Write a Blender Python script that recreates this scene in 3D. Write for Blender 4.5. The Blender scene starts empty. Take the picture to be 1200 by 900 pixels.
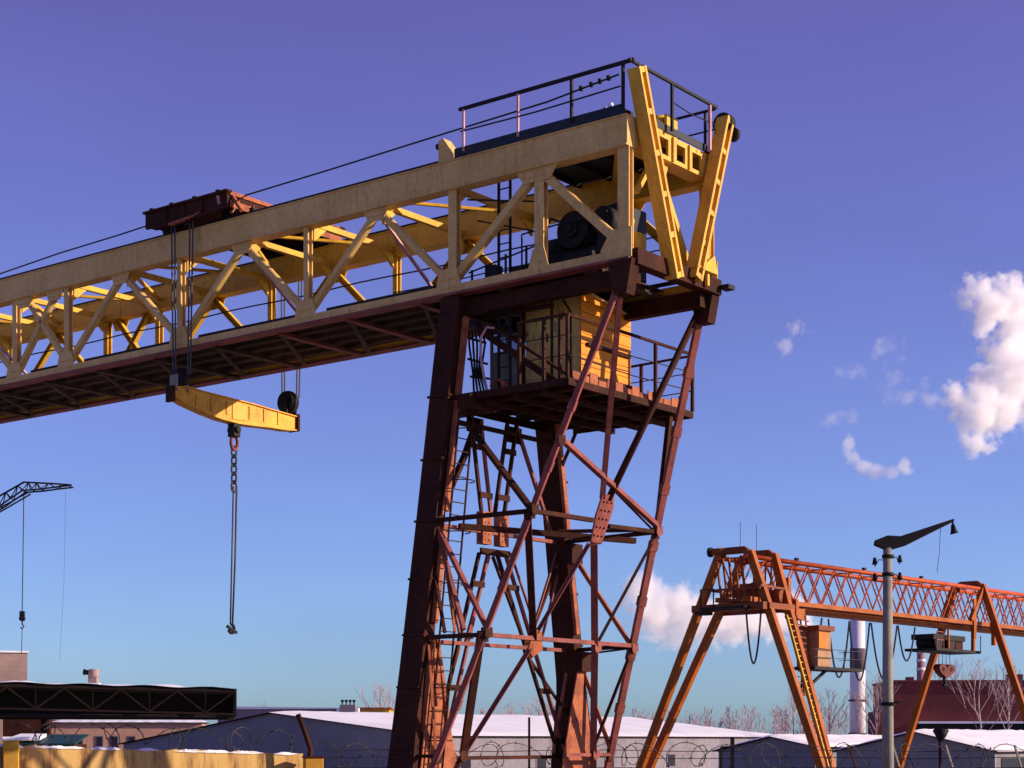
import bpy, math, random
from mathutils import Vector, Matrix
random.seed(7)
R = math.radians
scene = bpy.context.scene
col = scene.collection
EYE = 3.5

# ------------------------------------------------------------------ helpers
def tag(o, label=None, cat=None, group=None, kind=None):
    if label: o['label'] = label
    if cat: o['category'] = cat
    if group: o['group'] = group
    if kind: o['kind'] = kind
    return o

def empty(name, loc=(0, 0, 0), rz=0, label=None, cat=None, group=None):
    o = bpy.data.objects.new(name, None)
    o.location = loc; o.rotation_euler = (0, 0, rz); o.empty_display_size = .3
    col.objects.link(o)
    return tag(o, label, cat, group)

class MB:
    """collects simple solids, then links them as one mesh object"""
    def __init__(s): s.v = []; s.f = []; s.sm = []
    def add(s, vs, fs, smooth=False):
        n = len(s.v); s.v += [tuple(v) for v in vs]
        s.f += [tuple(i + n for i in f) for f in fs]; s.sm += [smooth] * len(fs)
        return s
    def box(s, a, b):
        (x0, y0, z0), (x1, y1, z1) = [tuple(map(min, zip(a, b))), tuple(map(max, zip(a, b)))]
        vs = [(x, y, z) for x in (x0, x1) for y in (y0, y1) for z in (z0, z1)]
        return s.add(vs, [(0, 1, 3, 2), (4, 6, 7, 5), (0, 4, 5, 1), (2, 3, 7, 6), (0, 2, 6, 4), (1, 5, 7, 3)])
    def bar(s, p, q, w=.1, h=None, up=(0, 0, 1), w2=None, h2=None):
        p = Vector(p); q = Vector(q); h = h or w; w2 = w2 or w; h2 = h2 or (h if w2 == w else h * w2 / w)
        d = (q - p).normalized(); u = Vector(up)
        if abs(d.dot(u)) > .98: u = Vector((1, 0, 0)) if abs(d.x) < .9 else Vector((0, 1, 0))
        a = d.cross(u).normalized(); b = a.cross(d)
        vs = []
        for c, ww, hh in ((p, w, h), (q, w2, h2)):
            for i, j in ((-1, -1), (1, -1), (1, 1), (-1, 1)):
                vs.append(c + a * i * ww / 2 + b * j * hh / 2)
        return s.add(vs, [(0, 3, 2, 1), (4, 5, 6, 7), (0, 1, 5, 4), (1, 2, 6, 5), (2, 3, 7, 6), (3, 0, 4, 7)])
    def angle(s, p, q, w=.14, t=.025, up=(0, 0, 1), flip=1):
        """rolled L section: two plates along one edge"""
        p = Vector(p); q = Vector(q); d = (q - p).normalized(); u = Vector(up)
        if abs(d.dot(u)) > .98: u = Vector((1, 0, 0)) if abs(d.x) < .9 else Vector((0, 1, 0))
        a = d.cross(u).normalized(); b = a.cross(d)
        s.bar(p - b * w / 2, q - b * w / 2, w, t, u)
        o = a * flip * (w / 2 - t / 2)
        return s.bar(p + o, q + o, t, w - t - .004, u)
    def tube(s, pts, r, n=6, r2=None, caps=True):
        pts = [Vector(p) for p in pts]; m = len(pts); vs = []; fs = []
        pa = None
        for i, p in enumerate(pts):
            d = (pts[min(i + 1, m - 1)] - pts[max(i - 1, 0)]).normalized()
            if pa is None:
                u = Vector((0, 0, 1)) if abs(d.z) < .9 else Vector((1, 0, 0))
                a = d.cross(u).normalized()
            else:
                a = pa - d * pa.dot(d)
                a = a.normalized() if a.length > 1e-6 else d.orthogonal().normalized()
            pa = a; b = d.cross(a)
            rr = r if r2 is None else r + (r2 - r) * i / max(m - 1, 1)
            for k in range(n):
                t = 2 * math.pi * k / n
                vs.append(p + (a * math.cos(t) + b * math.sin(t)) * rr)
        for i in range(m - 1):
            for k in range(n):
                k2 = (k + 1) % n
                fs.append((i * n + k, i * n + k2, (i + 1) * n + k2, (i + 1) * n + k))
        s.add(vs, fs, n > 5)
        if caps:
            N = len(s.v) - len(vs)
            s.f.append(tuple(N + k for k in reversed(range(n)))); s.sm.append(False)
            s.f.append(tuple(N + (m - 1) * n + k for k in range(n))); s.sm.append(False)
        return s
    def cyl(s, p, q, r, r2=None, n=16): return s.tube([p, q], r, n, r2)
    def prism(s, poly, ext):
        e = Vector(ext); a = [Vector(p) for p in poly]; n = len(a)
        vs = a + [p + e for p in a]
        fs = [tuple(reversed(range(n))), tuple(range(n, 2 * n))]
        fs += [(i, (i + 1) % n, n + (i + 1) % n, n + i) for i in range(n)]
        return s.add(vs, fs)
    def build(s, name, m, parent=None, loc=None, bevel=0):
        me = bpy.data.meshes.new(name)
        me.from_pydata(s.v, [], s.f); me.update()
        me.polygons.foreach_set('use_smooth', s.sm)
        import bmesh
        b = bmesh.new(); b.from_mesh(me); bmesh.ops.recalc_face_normals(b, faces=b.faces); b.to_mesh(me); b.free()
        if m: me.materials.append(m)
        o = bpy.data.objects.new(name, me); col.objects.link(o)
        if parent: o.parent = parent
        if loc: o.location = loc
        if bevel:
            md = o.modifiers.new('bevel', 'BEVEL'); md.width = bevel; md.segments = 2; md.limit_method = 'ANGLE'
        return o

# ------------------------------------------------------------------ materials
def nodes(name):
    m = bpy.data.materials.new(name); m.use_nodes = True
    nt = m.node_tree; nt.nodes.clear()
    return m, nt, nt.nodes, nt.links

def surf(name, c, c2=None, scale=1.5, lo=.45, hi=.62, rough=.55, metal=0, stretch=(1, 1, 1), fine=.12, bump=.15, streak=None, c3=None, lo3=.6, hi3=.66, spec=.15, detail=6):
    """paint or stone: base colour broken by a second colour through noise, plus fine mottling and bump"""
    m, nt, N, K = nodes(name)
    out = N.new('ShaderNodeOutputMaterial'); bs = N.new('ShaderNodeBsdfPrincipled')
    tc = N.new('ShaderNodeTexCoord'); mp = N.new('ShaderNodeMapping'); mp.inputs['Scale'].default_value = stretch
    K.new(tc.outputs['Object'], mp.inputs['Vector'])
    def noise(sc, det=detail, rg=.6):
        n = N.new('ShaderNodeTexNoise'); n.inputs['Scale'].default_value = sc
        n.inputs['Detail'].default_value = det; n.inputs['Roughness'].default_value = rg
        K.new(mp.outputs['Vector'], n.inputs['Vector']); return n
    def ramp(n, a, b):
        r = N.new('ShaderNodeMapRange'); r.inputs['From Min'].default_value = a; r.inputs['From Max'].default_value = b
        K.new(n.outputs['Fac'], r.inputs['Value']); return r
    def mix(f, a, b):
        x = N.new('ShaderNodeMix'); x.data_type = 'RGBA'
        if f is not None: K.new(f, x.inputs['Factor'])
        for v, i in ((a, 'A'), (b, 'B')):
            sk = [q for q in x.inputs if q.name == i and q.type == 'RGBA'][0]
            if isinstance(v, tuple): sk.default_value = (*v, 1)
            else: K.new(v, sk)
        return [q for q in x.outputs if q.type == 'RGBA'][0]
    cur = mix(ramp(noise(scale), lo, hi).outputs[0], c, c2) if c2 else None
    if c3:
        cur = mix(ramp(noise(scale * 2.7, 8, .7), lo3, hi3).outputs[0], cur if cur else c, c3)
    if streak:                                          # rust runs: noise drawn out along the vertical
        m2 = N.new('ShaderNodeMapping'); m2.inputs['Scale'].default_value = (3.2, 3.2, .45); K.new(tc.outputs['Object'], m2.inputs['Vector'])
        ns = N.new('ShaderNodeTexNoise'); ns.inputs['Scale'].default_value = 2.2; ns.inputs['Detail'].default_value = 7; ns.inputs['Roughness'].default_value = .72
        K.new(m2.outputs[0], ns.inputs['Vector'])
        rs_ = ramp(ns, .56, .76); rs_.inputs['To Max'].default_value = .75
        cur = mix(rs_.outputs[0], cur if cur else c, streak)
    nf = noise(scale * 9, 4)
    dark = N.new('ShaderNodeMapRange'); dark.inputs['From Min'].default_value = .3; dark.inputs['From Max'].default_value = .7
    dark.inputs['To Min'].default_value = 1 - fine; dark.inputs['To Max'].default_value = 1 + fine
    K.new(nf.outputs['Fac'], dark.inputs['Value'])
    vm = N.new('ShaderNodeVectorMath'); vm.operation = 'SCALE'
    if cur: K.new(cur, vm.inputs[0])
    else: vm.inputs[0].default_value = c
    K.new(dark.outputs[0], vm.inputs['Scale'])
    K.new(vm.outputs[0], bs.inputs['Base Color'])
    bs.inputs['Roughness'].default_value = rough; bs.inputs['Metallic'].default_value = metal
    bs.inputs['Specular IOR Level'].default_value = spec
    if bump:
        bp = N.new('ShaderNodeBump'); bp.inputs['Strength'].default_value = bump; bp.inputs['Distance'].default_value = .02
        K.new(nf.outputs['Fac'], bp.inputs['Height']); K.new(bp.outputs[0], bs.inputs['Normal'])
    K.new(bs.outputs[0], out.inputs['Surface'])
    return m

M = {}
M['yellow_shaded'] = surf('shaded_cream_yellow_paint', (.66, .42, .155), (.55, .34, .11), .8, .4, .65, .6, fine=.12, streak=(.20, .085, .035), c3=(.22, .10, .055), lo3=.66, hi3=.74)  # girder yellow greyed: shade on the near truss is put into the colour
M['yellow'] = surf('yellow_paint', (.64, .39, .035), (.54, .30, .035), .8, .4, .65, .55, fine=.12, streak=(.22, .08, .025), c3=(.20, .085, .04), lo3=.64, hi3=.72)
M['yellow_sunlit'] = surf('yellow_paint_sunlit', (.70, .40, .05), (.58, .31, .05), 1.2, .4, .65, .5, streak=(.30, .12, .03), c3=(.25, .09, .03), lo3=.63, hi3=.7)  # richer copy of the yellow; sunlight on end parts put into the colour
M['amber'] = surf('amber_paint', (.74, .37, .03), (.60, .27, .025), 1.4, .4, .65, .5, streak=(.32, .11, .02), c3=(.22, .07, .02), lo3=.62, hi3=.7, fine=.2)
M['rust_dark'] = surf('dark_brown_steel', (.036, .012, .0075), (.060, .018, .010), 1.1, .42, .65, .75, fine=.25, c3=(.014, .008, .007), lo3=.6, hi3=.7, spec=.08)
M['rust_red'] = surf('red_brown_steel', (.25, .066, .055), (.16, .043, .036), 1.6, .42, .62, .62, fine=.2, c3=(.30, .12, .09), lo3=.6, hi3=.68)
M['rust_orange'] = surf('orange_rust_steel', (.36, .11, .05), (.22, .06, .035), 2.2, .45, .6, .7, fine=.25)  # orange rust; also the painted sunlit tone of column edges and feet
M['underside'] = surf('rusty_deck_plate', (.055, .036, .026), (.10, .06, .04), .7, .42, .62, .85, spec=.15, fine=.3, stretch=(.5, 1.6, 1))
M['black'] = surf('black_steel', (.011, .010, .012), (.018, .014, .013), 2, rough=.7, fine=.2, spec=.2)
M['navy'] = surf('dark_blue_steel', (.014, .02, .034), (.02, .022, .028), 2, rough=.6, fine=.2, spec=.2)
M['cable'] = surf('cable_black', (.02, .018, .022), rough=.6, bump=0)
M['steel_rope'] = surf('wire_rope', (.07, .06, .06), rough=.5, bump=0)
M['pinkpost'] = surf('faded_pink_rail', (.55, .30, .32), (.4, .2, .2), 3, rough=.6)
M['white'] = surf('white_porcelain', (.75, .75, .78), rough=.35)
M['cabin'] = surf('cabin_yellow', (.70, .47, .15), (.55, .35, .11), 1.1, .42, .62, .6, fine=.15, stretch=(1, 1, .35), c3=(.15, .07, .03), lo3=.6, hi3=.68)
M['cabin_lit'] = surf('cabin_sunlit_boards', (.76, .26, .012), (.6, .21, .015), 1.5, .42, .62, .6, fine=.18, stretch=(1, .5, 3))  # cabin yellow pushed to orange; sunlight on this end is in the colour
M['cabin_grey'] = surf('cabin_grey', (.20, .17, .14), (.13, .11, .09), 1.5, .42, .62, .6, fine=.2, stretch=(1, 1, .3))
M['orange'] = surf('orange_paint', (.36, .088, .006), (.26, .060, .006), .9, .42, .62, .5, fine=.15, c3=(.22, .06, .03), lo3=.62, hi3=.7)
M['orange_red'] = surf('orange_red_paint', (.46, .078, .014), (.34, .05, .014), .9, .42, .62, .5, fine=.15)
M['orange_dk'] = surf('orange_brown_paint', (.24, .055, .012), (.17, .04, .012), .9, .42, .62, .55, fine=.2)
M['concrete'] = surf('grey_concrete', (.26, .235, .20), (.20, .185, .165), 2, rough=.85, fine=.15, c3=(.15, .14, .12), lo3=.62, hi3=.7)
M['snow'] = surf('snow', (.88, .86, .88), (.80, .78, .83), .3, rough=.75, fine=.03, bump=.3, c3=(.45, .41, .42), lo3=.66, hi3=.78)
M['glass'] = None
M['birch'] = surf('birch_bark', (.52, .46, .44), (.10, .08, .07), 1.2, .55, .62, .8, stretch=(1, 1, 2.2))
M['bark'] = surf('grey_bark', (.17, .12, .115), (.11, .08, .075), 2, rough=.9)
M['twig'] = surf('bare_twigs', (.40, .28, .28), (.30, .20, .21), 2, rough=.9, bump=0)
M['twig_hazed'] = surf('bare_twigs_hazed', (.50, .33, .36), (.40, .26, .29), .5, rough=.9, bump=0)  # paler copy of the twigs, with distance haze put into the colour
M['wire'] = surf('rusty_wire', (.045, .036, .036), rough=.6, bump=0)
M['chimney'] = surf('chimney_concrete', (.74, .66, .70), (.64, .56, .60), .12, rough=.85, fine=.08, stretch=(1, 1, .3))
M['chimney_dark'] = surf('chimney_dark_band', (.11, .08, .10), rough=.85)
M['chimney_pink'] = surf('chimney_brick', (.34, .16, .17), (.25, .10, .11), .3, rough=.9)

M['cabin_cream'] = surf('cab_cream_paint', (.36, .19, .10), (.28, .14, .07), 1.5, rough=.6, streak=(.2, .07, .03))
M['orange_hot'] = surf('cab_orange_panel', (.62, .16, .012), (.5, .12, .012), 1.5, rough=.5)
def glass():
    m, nt, N, K = nodes('window_glass')
    out = N.new('ShaderNodeOutputMaterial'); mx = N.new('ShaderNodeMixShader'); g = N.new('ShaderNodeBsdfGlossy'); t = N.new('ShaderNodeBsdfTransparent')
    g.inputs['Roughness'].default_value = .05; t.inputs['Color'].default_value = (.6, .63, .66, 1); mx.inputs['Fac'].default_value = .25
    K.new(t.outputs[0], mx.inputs[1]); K.new(g.outputs[0], mx.inputs[2]); K.new(mx.outputs[0], out.inputs['Surface'])
    return m
M['glass'] = glass()
M['pane_dark'] = surf('dark_pane', (.02, .02, .028), rough=.15, bump=0)

def brick(name, c1, c2, mortar, sc=1.0, bw=.5, rh=.25, stain=None):
    m, nt, N, K = nodes(name)
    out = N.new('ShaderNodeOutputMaterial'); bs = N.new('ShaderNodeBsdfPrincipled'); tc = N.new('ShaderNodeTexCoord')
    sp = N.new('ShaderNodeSeparateXYZ'); cb = N.new('ShaderNodeCombineXYZ'); ad = N.new('ShaderNodeMath'); ad.operation = 'ADD'
    K.new(tc.outputs['Object'], sp.inputs[0]); K.new(sp.outputs['X'], ad.inputs[0]); K.new(sp.outputs['Y'], ad.inputs[1])
    K.new(ad.outputs[0], cb.inputs['X']); K.new(sp.outputs['Z'], cb.inputs['Y'])
    b = N.new('ShaderNodeTexBrick'); b.inputs['Scale'].default_value = sc; b.inputs['Brick Width'].default_value = bw; b.inputs['Row Height'].default_value = rh
    b.inputs['Mortar Size'].default_value = .012
    for k, c in (('Color1', c1), ('Color2', c2), ('Mortar', mortar)): b.inputs[k].default_value = (*c, 1)
    K.new(cb.outputs[0], b.inputs['Vector'])
    n = N.new('ShaderNodeTexNoise'); n.inputs['Scale'].default_value = .18; n.inputs['Detail'].default_value = 6
    K.new(tc.outputs['Object'], n.inputs['Vector'])
    r = N.new('ShaderNodeMapRange'); r.inputs['From Min'].default_value = .4; r.inputs['From Max'].default_value = .7; r.inputs['To Min'].default_value = .65; r.inputs['To Max'].default_value = 1.1
    K.new(n.outputs['Fac'], r.inputs['Value'])
    v = N.new('ShaderNodeVectorMath'); v.operation = 'SCALE'; K.new(b.outputs['Color'], v.inputs[0]); K.new(r.outputs[0], v.inputs['Scale'])
    K.new(v.outputs[0], bs.inputs['Base Color']); bs.inputs['Roughness'].default_value = .9
    K.new(bs.outputs[0], out.inputs['Surface'])
    return m
M['redbrick'] = brick('dark_red_brick', (.22, .030, .034), (.17, .025, .028), (.15, .07, .07), 1, 1.2, .5)
M['palebrick'] = brick('pale_brick', (.42, .27, .23), (.36, .23, .20), (.28, .2, .18), 1, 1.6, .55)
M['plaster'] = surf('pink_plaster', (.50, .27, .19), (.42, .24, .18), .5, rough=.9, c3=(.25, .13, .10), lo3=.6, hi3=.7)
M['gable'] = surf('blue_grey_sheet', (.24, .22, .235), (.20, .185, .20), .25, rough=.8, fine=.08, streak=(.15, .125, .12), bump=0)
M['sidewall'] = surf('grey_pink_wall', (.215, .195, .225), (.165, .15, .175), .3, rough=.9, streak=(.12, .09, .085), c3=(.13, .10, .11), lo3=.62, hi3=.72)
M['canopy_dark'] = surf('canopy_dark', (.018, .014, .013), rough=.8)
M['truss_rust'] = surf('canopy_truss', (.026, .014, .011), (.018, .010, .009), .6, rough=.85, spec=.1)
M['greenroof'] = surf('green_sheet', (.01, .055, .05), (.015, .04, .04), 1, rough=.5)
M['ochre'] = surf('ochre_pillar', (.58, .30, .035), (.5, .25, .04), 2, rough=.8, fine=.12, c3=(.25, .13, .05), lo3=.64, hi3=.7)
M['yellowwall'] = surf('far_yellow_wall', (.55, .3, .05), rough=.8)
M['greywall'] = surf('far_grey_wall', (.20, .16, .20), rough=.85)

def wall_mat():
    # ochre precast wall with rust streaks running down
    m, nt, N, K = nodes('ochre_stained_wall')
    out = N.new('ShaderNodeOutputMaterial'); bs = N.new('ShaderNodeBsdfPrincipled'); tc = N.new('ShaderNodeTexCoord')
    mp = N.new('ShaderNodeMapping'); mp.inputs['Scale'].default_value = (1.6, 1, .25); K.new(tc.outputs['Object'], mp.inputs['Vector'])
    n = N.new('ShaderNodeTexNoise'); n.inputs['Scale'].default_value = 1.5; n.inputs['Detail'].default_value = 8; n.inputs['Roughness'].default_value = .7
    K.new(mp.outputs[0], n.inputs['Vector'])
    r = N.new('ShaderNodeValToRGB'); K.new(n.outputs['Fac'], r.inputs[0]); e = r.color_ramp.elements
    e[0].position = .38; e[0].color = (.19, .085, .035, 1); e[1].position = .55; e[1].color = (.57, .35, .11, 1)
    x = e.new(.47); x.color = (.47, .27, .085, 1); x = e.new(.7); x.color = (.60, .40, .16, 1)
    K.new(r.outputs[0], bs.inputs['Base Color']); bs.inputs['Roughness'].default_value = .9
    K.new(bs.outputs[0], out.inputs['Surface']); return m
M['wall'] = wall_mat()

def ground_mat():
    m, nt, N, K = nodes('snowy_ground')
    out = N.new('ShaderNodeOutputMaterial'); bs = N.new('ShaderNodeBsdfPrincipled'); tc = N.new('ShaderNodeTexCoord')
    n = N.new('ShaderNodeTexNoise'); n.inputs['Scale'].default_value = .05; n.inputs['Detail'].default_value = 10; K.new(tc.outputs['Object'], n.inputs['Vector'])
    r = N.new('ShaderNodeValToRGB'); K.new(n.outputs['Fac'], r.inputs[0]); e = r.color_ramp.elements
    e[0].position = .50; e[0].color = (.14, .11, .09, 1); e[1].position = .58; e[1].color = (.5, .5, .53, 1)
    K.new(r.outputs[0], bs.inputs['Base Color']); bs.inputs['Roughness'].default_value = .9
    K.new(bs.outputs[0], out.inputs['Surface']); return m

# ------------------------------------------------------------------ ground
tag(MB().add([(-4000, -500, 0), (4000, -500, 0), (4000, 6000, 0), (-4000, 6000, 0)], [(0, 1, 2, 3)]).build('ground', ground_mat()), kind='structure')

# ================================================================== BIG YELLOW GANTRY CRANE
A_U = math.atan2(-.6157, .788)
crane = empty('gantry_crane', (2.63, 38, 0), A_U, 'tall yellow gantry crane with a truss girder on a dark lattice leg', 'crane')
def L(t, w, z): return Vector((-t, w, z + EYE))       # along the girder to the left, across it, height above eye level
W = 3.35
TEND = 40.0
def P(name, mb, m, parent=crane, bevel=0): return mb.build(name, M[m], parent, bevel=bevel)

tops = [2.55, 7.45, 12.15, 17.0]; bots = [.2, 5.15, 9.85, 14.6, 19.4]
tops2 = [24.2, 29.0, 33.8, 38.6]; bots2 = [21.8, 26.6, 31.4, 36.2, 40.0]
def truss(w, side, m):
    mb = MB().box(L(.05, w - .16, 12.95), L(TEND, w + .16, 13.56))
    mb.box(L(.05, w - .19, 12.915), L(TEND, w + .19, 12.948)).box(L(.05, w - .19, 13.562), L(TEND, w + .19, 13.59))
    for t in [1.3, 4.0, 6.4, 9.0, 11.2, 13.6, 16.2, 18.6, 21.0, 24, 27, 30, 33, 36]:      # welded stiffener seams
        mb.box(L(t, w - .168, 12.96), L(t + .03, w + .168, 13.55))
    g = P('truss_girder', mb, m)
    P('bottom_chord', MB().box(L(0, w - .11, 10.50), L(TEND, w + .11, 10.69)), m, g)
    P('chord_flange', MB().box(L(0, w - .17, 10.44), L(TEND, w + .17, 10.497)), 'rust_red', g)
    r = MB().box(L(0.1, w - .05, 13.594), L(TEND, w + .05, 13.70))
    P('crane_rail', r, 'black', g)
    def diag(t0, z0, t1, z1, wd=.145):
        b = MB(); y = Vector((0, 1, 0))
        p, q = L(t0, w, z0), L(t1, w, z1)
        d = (q - p).normalized(); n = y.cross(d)
        # channel: web faces outwards, two flanges
        b.bar(p + y * side * .06, q + y * side * .06, wd, .03, y)
        for s_ in (-1, 1):
            b.bar(p + n * s_ * wd / 2 - y * side * .015, q + n * s_ * wd / 2 - y * side * .015, .022, .12, y)
        P('diagonal_brace', b, m, g)
    zb, zt = 10.74, 12.9
    seq = sorted([(t, 1) for t in tops] + [(t, 0) for t in bots])
    for (a, ka), (b_, kb) in zip(seq, seq[1:]):
        diag(a, zt if ka else zb, b_, zt if kb else zb, .18 if a < 5 else .145)
    diag(19.4, zb, 21.3, zt); diag(19.9, zt, 21.8, zb)
    seq = sorted([(t, 1) for t in tops2] + [(t, 0) for t in bots2])
    for (a, ka), (b_, kb) in zip(seq, seq[1:]):
        diag(a, zt if ka else zb, b_, zt if kb else zb)
    def vert(t, wd=.2):
        b = MB().box(L(t - wd / 2, w - .09, 10.69), L(t + wd / 2, w - .06, 12.93))
        b.box(L(t - .012, w - .058, 10.69), L(t + .012, w + .058, 12.93)).box(L(t - wd / 2, w + .06, 10.69), L(t + wd / 2, w + .09, 12.93))
        P('vertical_post', b, m, g)
    for t, wd in [(.2, .3), (2.5, .26), (5.05, .24), (9.85, .15), (14.6, .16), (19.4, .18), (21.8, .2), (26.6, .16), (31.4, .16), (36.2, .16)]: vert(t, wd)
    yo = w + side * .115
    def bolts(mb, pts):
        for t, z in pts: mb.cyl(L(t, yo, z), L(t, yo + side * .022, z), .022, n=6)
        return mb
    for t in bots[1:] + bots2[:-1] + [2.5]:
        k = .34 if t > 3 else .26
        if t == 2.5:
            poly = [L(t - .16, yo, 11.1), L(t + .16, yo, 11.1), L(t + .34, yo, 10.5), L(t - .34, yo, 10.5)]
        else:
            poly = [L(t - k * .75, yo, 11.08), L(t + k * .75, yo, 11.08), L(t + k, yo, 10.82), L(t + k + .05, yo, 10.5), L(t - k - .05, yo, 10.5), L(t - k, yo, 10.82)]
        P('gusset_plate', bolts(MB().prism(poly, (0, -side * .02, 0)), [(t + dx, z) for dx in (-.22, -.11, 0, .11, .22) for z in (10.62, 10.82)] if t > 3 else [(t, 10.6), (t, 10.8), (t, 11.0)]), m, g)
    for t in tops + tops2 + [19.9, 21.3]:
        k = .62 if t < 3 else .42
        poly = [L(t - k, yo, 12.96), L(t + k, yo, 12.96), L(t + k * .6, yo, 12.62), L(t - k * .6, yo, 12.62)]
        P('gusset_plate', bolts(MB().prism(poly, (0, -side * .02, 0)), [(t + dx * k, z) for dx in (-.6, -.3, 0, .3, .6) for z in (12.86, 12.74)]), m, g)
    e = [L(-.03, yo, 11.15), L(.5, yo, 11.15), L(.78, yo, 10.75), L(.78, yo, 10.5), L(-.03, yo, 10.5)]
    P('gusset_plate', MB().prism(e, (0, -side * .02, 0)), m, g)
    return g
truss(0, -1, 'yellow_shaded'); truss(W, 1, 'yellow')

# cross ties and horizontal bracing between the two trusses, high up
for i, t in enumerate([5.2, 7.45, 9.85, 12.15, 14.6, 17.0, 19.4, 21.8, 24.2, 26.6, 29, 31.4, 33.8]):
    b = MB().box(L(t - .07, .17, 12.98), L(t + .07, W - .17, 13.12))
    for w0, s_ in ((.17, 1), (W - .17, -1)):       # knee brackets
        b.prism([L(t - .045, w0, 12.98), L(t - .045, w0 + s_ * .45, 12.98), L(t - .045, w0, 12.6)], L(.09, 0, 0) - L(0, 0, 0))
    P('cross_tie', b, 'yellow')
    if t < 30:
        a, c = (.17, W - .17) if i % 2 else (W - .17, .17)
        P('horizontal_brace', MB().angle(L(t + .1, a, 13.2), L(t + 2.2, c, 13.2), .09), 'yellow')
for t in [7.5, 12.2, 17.05, 24.2]:
    P('sway_brace', MB().bar(L(t, .12, 12.8), L(t + .1, W - .12, 10.75), .085, .05), 'pinkpost')

# underside: plated walkway on cross beams
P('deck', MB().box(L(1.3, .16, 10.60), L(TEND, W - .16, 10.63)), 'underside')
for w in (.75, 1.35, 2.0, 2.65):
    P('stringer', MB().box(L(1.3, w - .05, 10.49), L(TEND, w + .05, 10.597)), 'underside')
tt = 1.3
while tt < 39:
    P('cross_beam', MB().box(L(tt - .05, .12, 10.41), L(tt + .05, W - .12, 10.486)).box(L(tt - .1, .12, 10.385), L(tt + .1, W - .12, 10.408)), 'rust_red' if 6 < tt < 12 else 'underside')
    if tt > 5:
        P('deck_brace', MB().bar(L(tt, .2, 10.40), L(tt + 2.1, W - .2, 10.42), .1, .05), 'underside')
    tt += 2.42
for a, b_ in zip([5.5, 10.3, 15.05, 19.9, 22.2], [9.4, 14.15, 18.95, 21.4, 39]):
    P('kick_plate', MB().box(L(a, .19, 10.70), L(b_, .215, 10.86)), 'black')
P('kick_plate', MB().box(L(.8, W - .215, 10.70), L(39, W - .19, 10.80)), 'black')
P('hand_wire', MB().tube([L(t, 3.15, 12.36 + .02 * math.sin(t * 1.3)) for t in [5 + i for i in range(33)]], .022, 5), 'cable')
P('hand_wire', MB().tube([L(t, 3.15, 11.9 + .02 * math.sin(t * 1.3)) for t in [1 + i * .8 for i in range(12)]], .018, 5), 'cable')
P('hand_wire', MB().tube([L(t, 3.1, 11.55 + .02 * math.sin(t)) for t in [1 + i * .5 for i in range(9)]], .018, 5), 'cable')

# heavy head beams under the girder end
b = MB()
for w in (.32, W - .32): b.box(L(.1, w - .13, 10.02), L(5.4, w + .13, 10.38))
P('head_beam', b, 'rust_dark')
P('head_beam', MB().box(L(4.82, -.12, 9.98), L(5.4, W + .12, 10.40)), 'rust_dark')
P('end_beam', MB().box(L(-.14, -.02, 10.34), L(.16, W + .1, 10.69)), 'rust_dark')

for w in (0, W):
    P('strut_bracket', MB().prism([L(-.1, w - .2, 10.44), L(.55, w - .2, 10.44), L(.42, w - .12, 9.72), L(.1, w - .12, 9.72)], (0, .32, 0)), 'rust_dark')
P('bumper', MB().box(L(-.38, W + .02, 10.46), L(-.145, W + .3, 10.56)), 'black')

# V struts on the girder end: flanged columns with battens
def vstrut(w0, z0, w1, z1, name='end_strut'):
    T0, T1 = -.32, .0
    a, b_ = Vector((w0, z0)), Vector((w1, z1)); d = (b_ - a).normalized(); n = Vector((-d.y, d.x))
    hw = .112
    mb = MB()
    def plate(c0, c1, th, t0, t1):
        p = [c0 + n * th, c1 + n * th, c1 - n * th, c0 - n * th]
        mb.prism([L(t0, q.x, q.y) for q in p], L(t1, 0, 0) - L(t0, 0, 0))
    for s_ in (-1, 1): plate(a + n * s_ * hw, b_ + n * s_ * hw, .035, T0, T1)
    plate(a, b_, hw - .037, T0 + .2, T0 + .23)
    ln = (b_ - a).length; k = 5
    for i in range(k + 1):
        c = a + d * (.07 + (ln - .14) * i / k)
        plate(c - d * .06, c + d * .06, hw - .037, T0 + .012, T0 + .05)
    return P(name, mb, 'yellow_sunlit')
s1 = vstrut(1.42, 10.3, -.1, 14.55); s2 = vstrut(2.2, 10.45, 3.6, 14.45)
P('sheave', MB().cyl(L(-.08, 3.50, 14.38), L(-.08, 3.84, 14.38), .2, n=18).cyl(L(-.08, 3.56, 14.38), L(-.08, 3.78, 14.38), .25, n=18).cyl(L(-.25, 3.74, 14.14), L(-.25, 3.86, 14.14), .16, n=14), 'black', s2)
P('stay', MB().bar(L(-.33, 2.3, 10.66), L(-.33, 2.62, 11.55), .09, .06), 'yellow_sunlit', s2)
P('stay', MB().bar(L(-.2, 2.72, 10.4), L(-.2, 2.72, 12.2), .08, .08), 'yellow_sunlit', s2)
P('base_shoe', MB().prism([L(-.32, 2.1, 10.69), L(-.32, 3.0, 10.69), L(-.32, 2.86, 11.1), L(-.32, 2.5, 10.86)], L(.6, 0, 0) - L(0, 0, 0)), 'yellow', s2)
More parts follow.
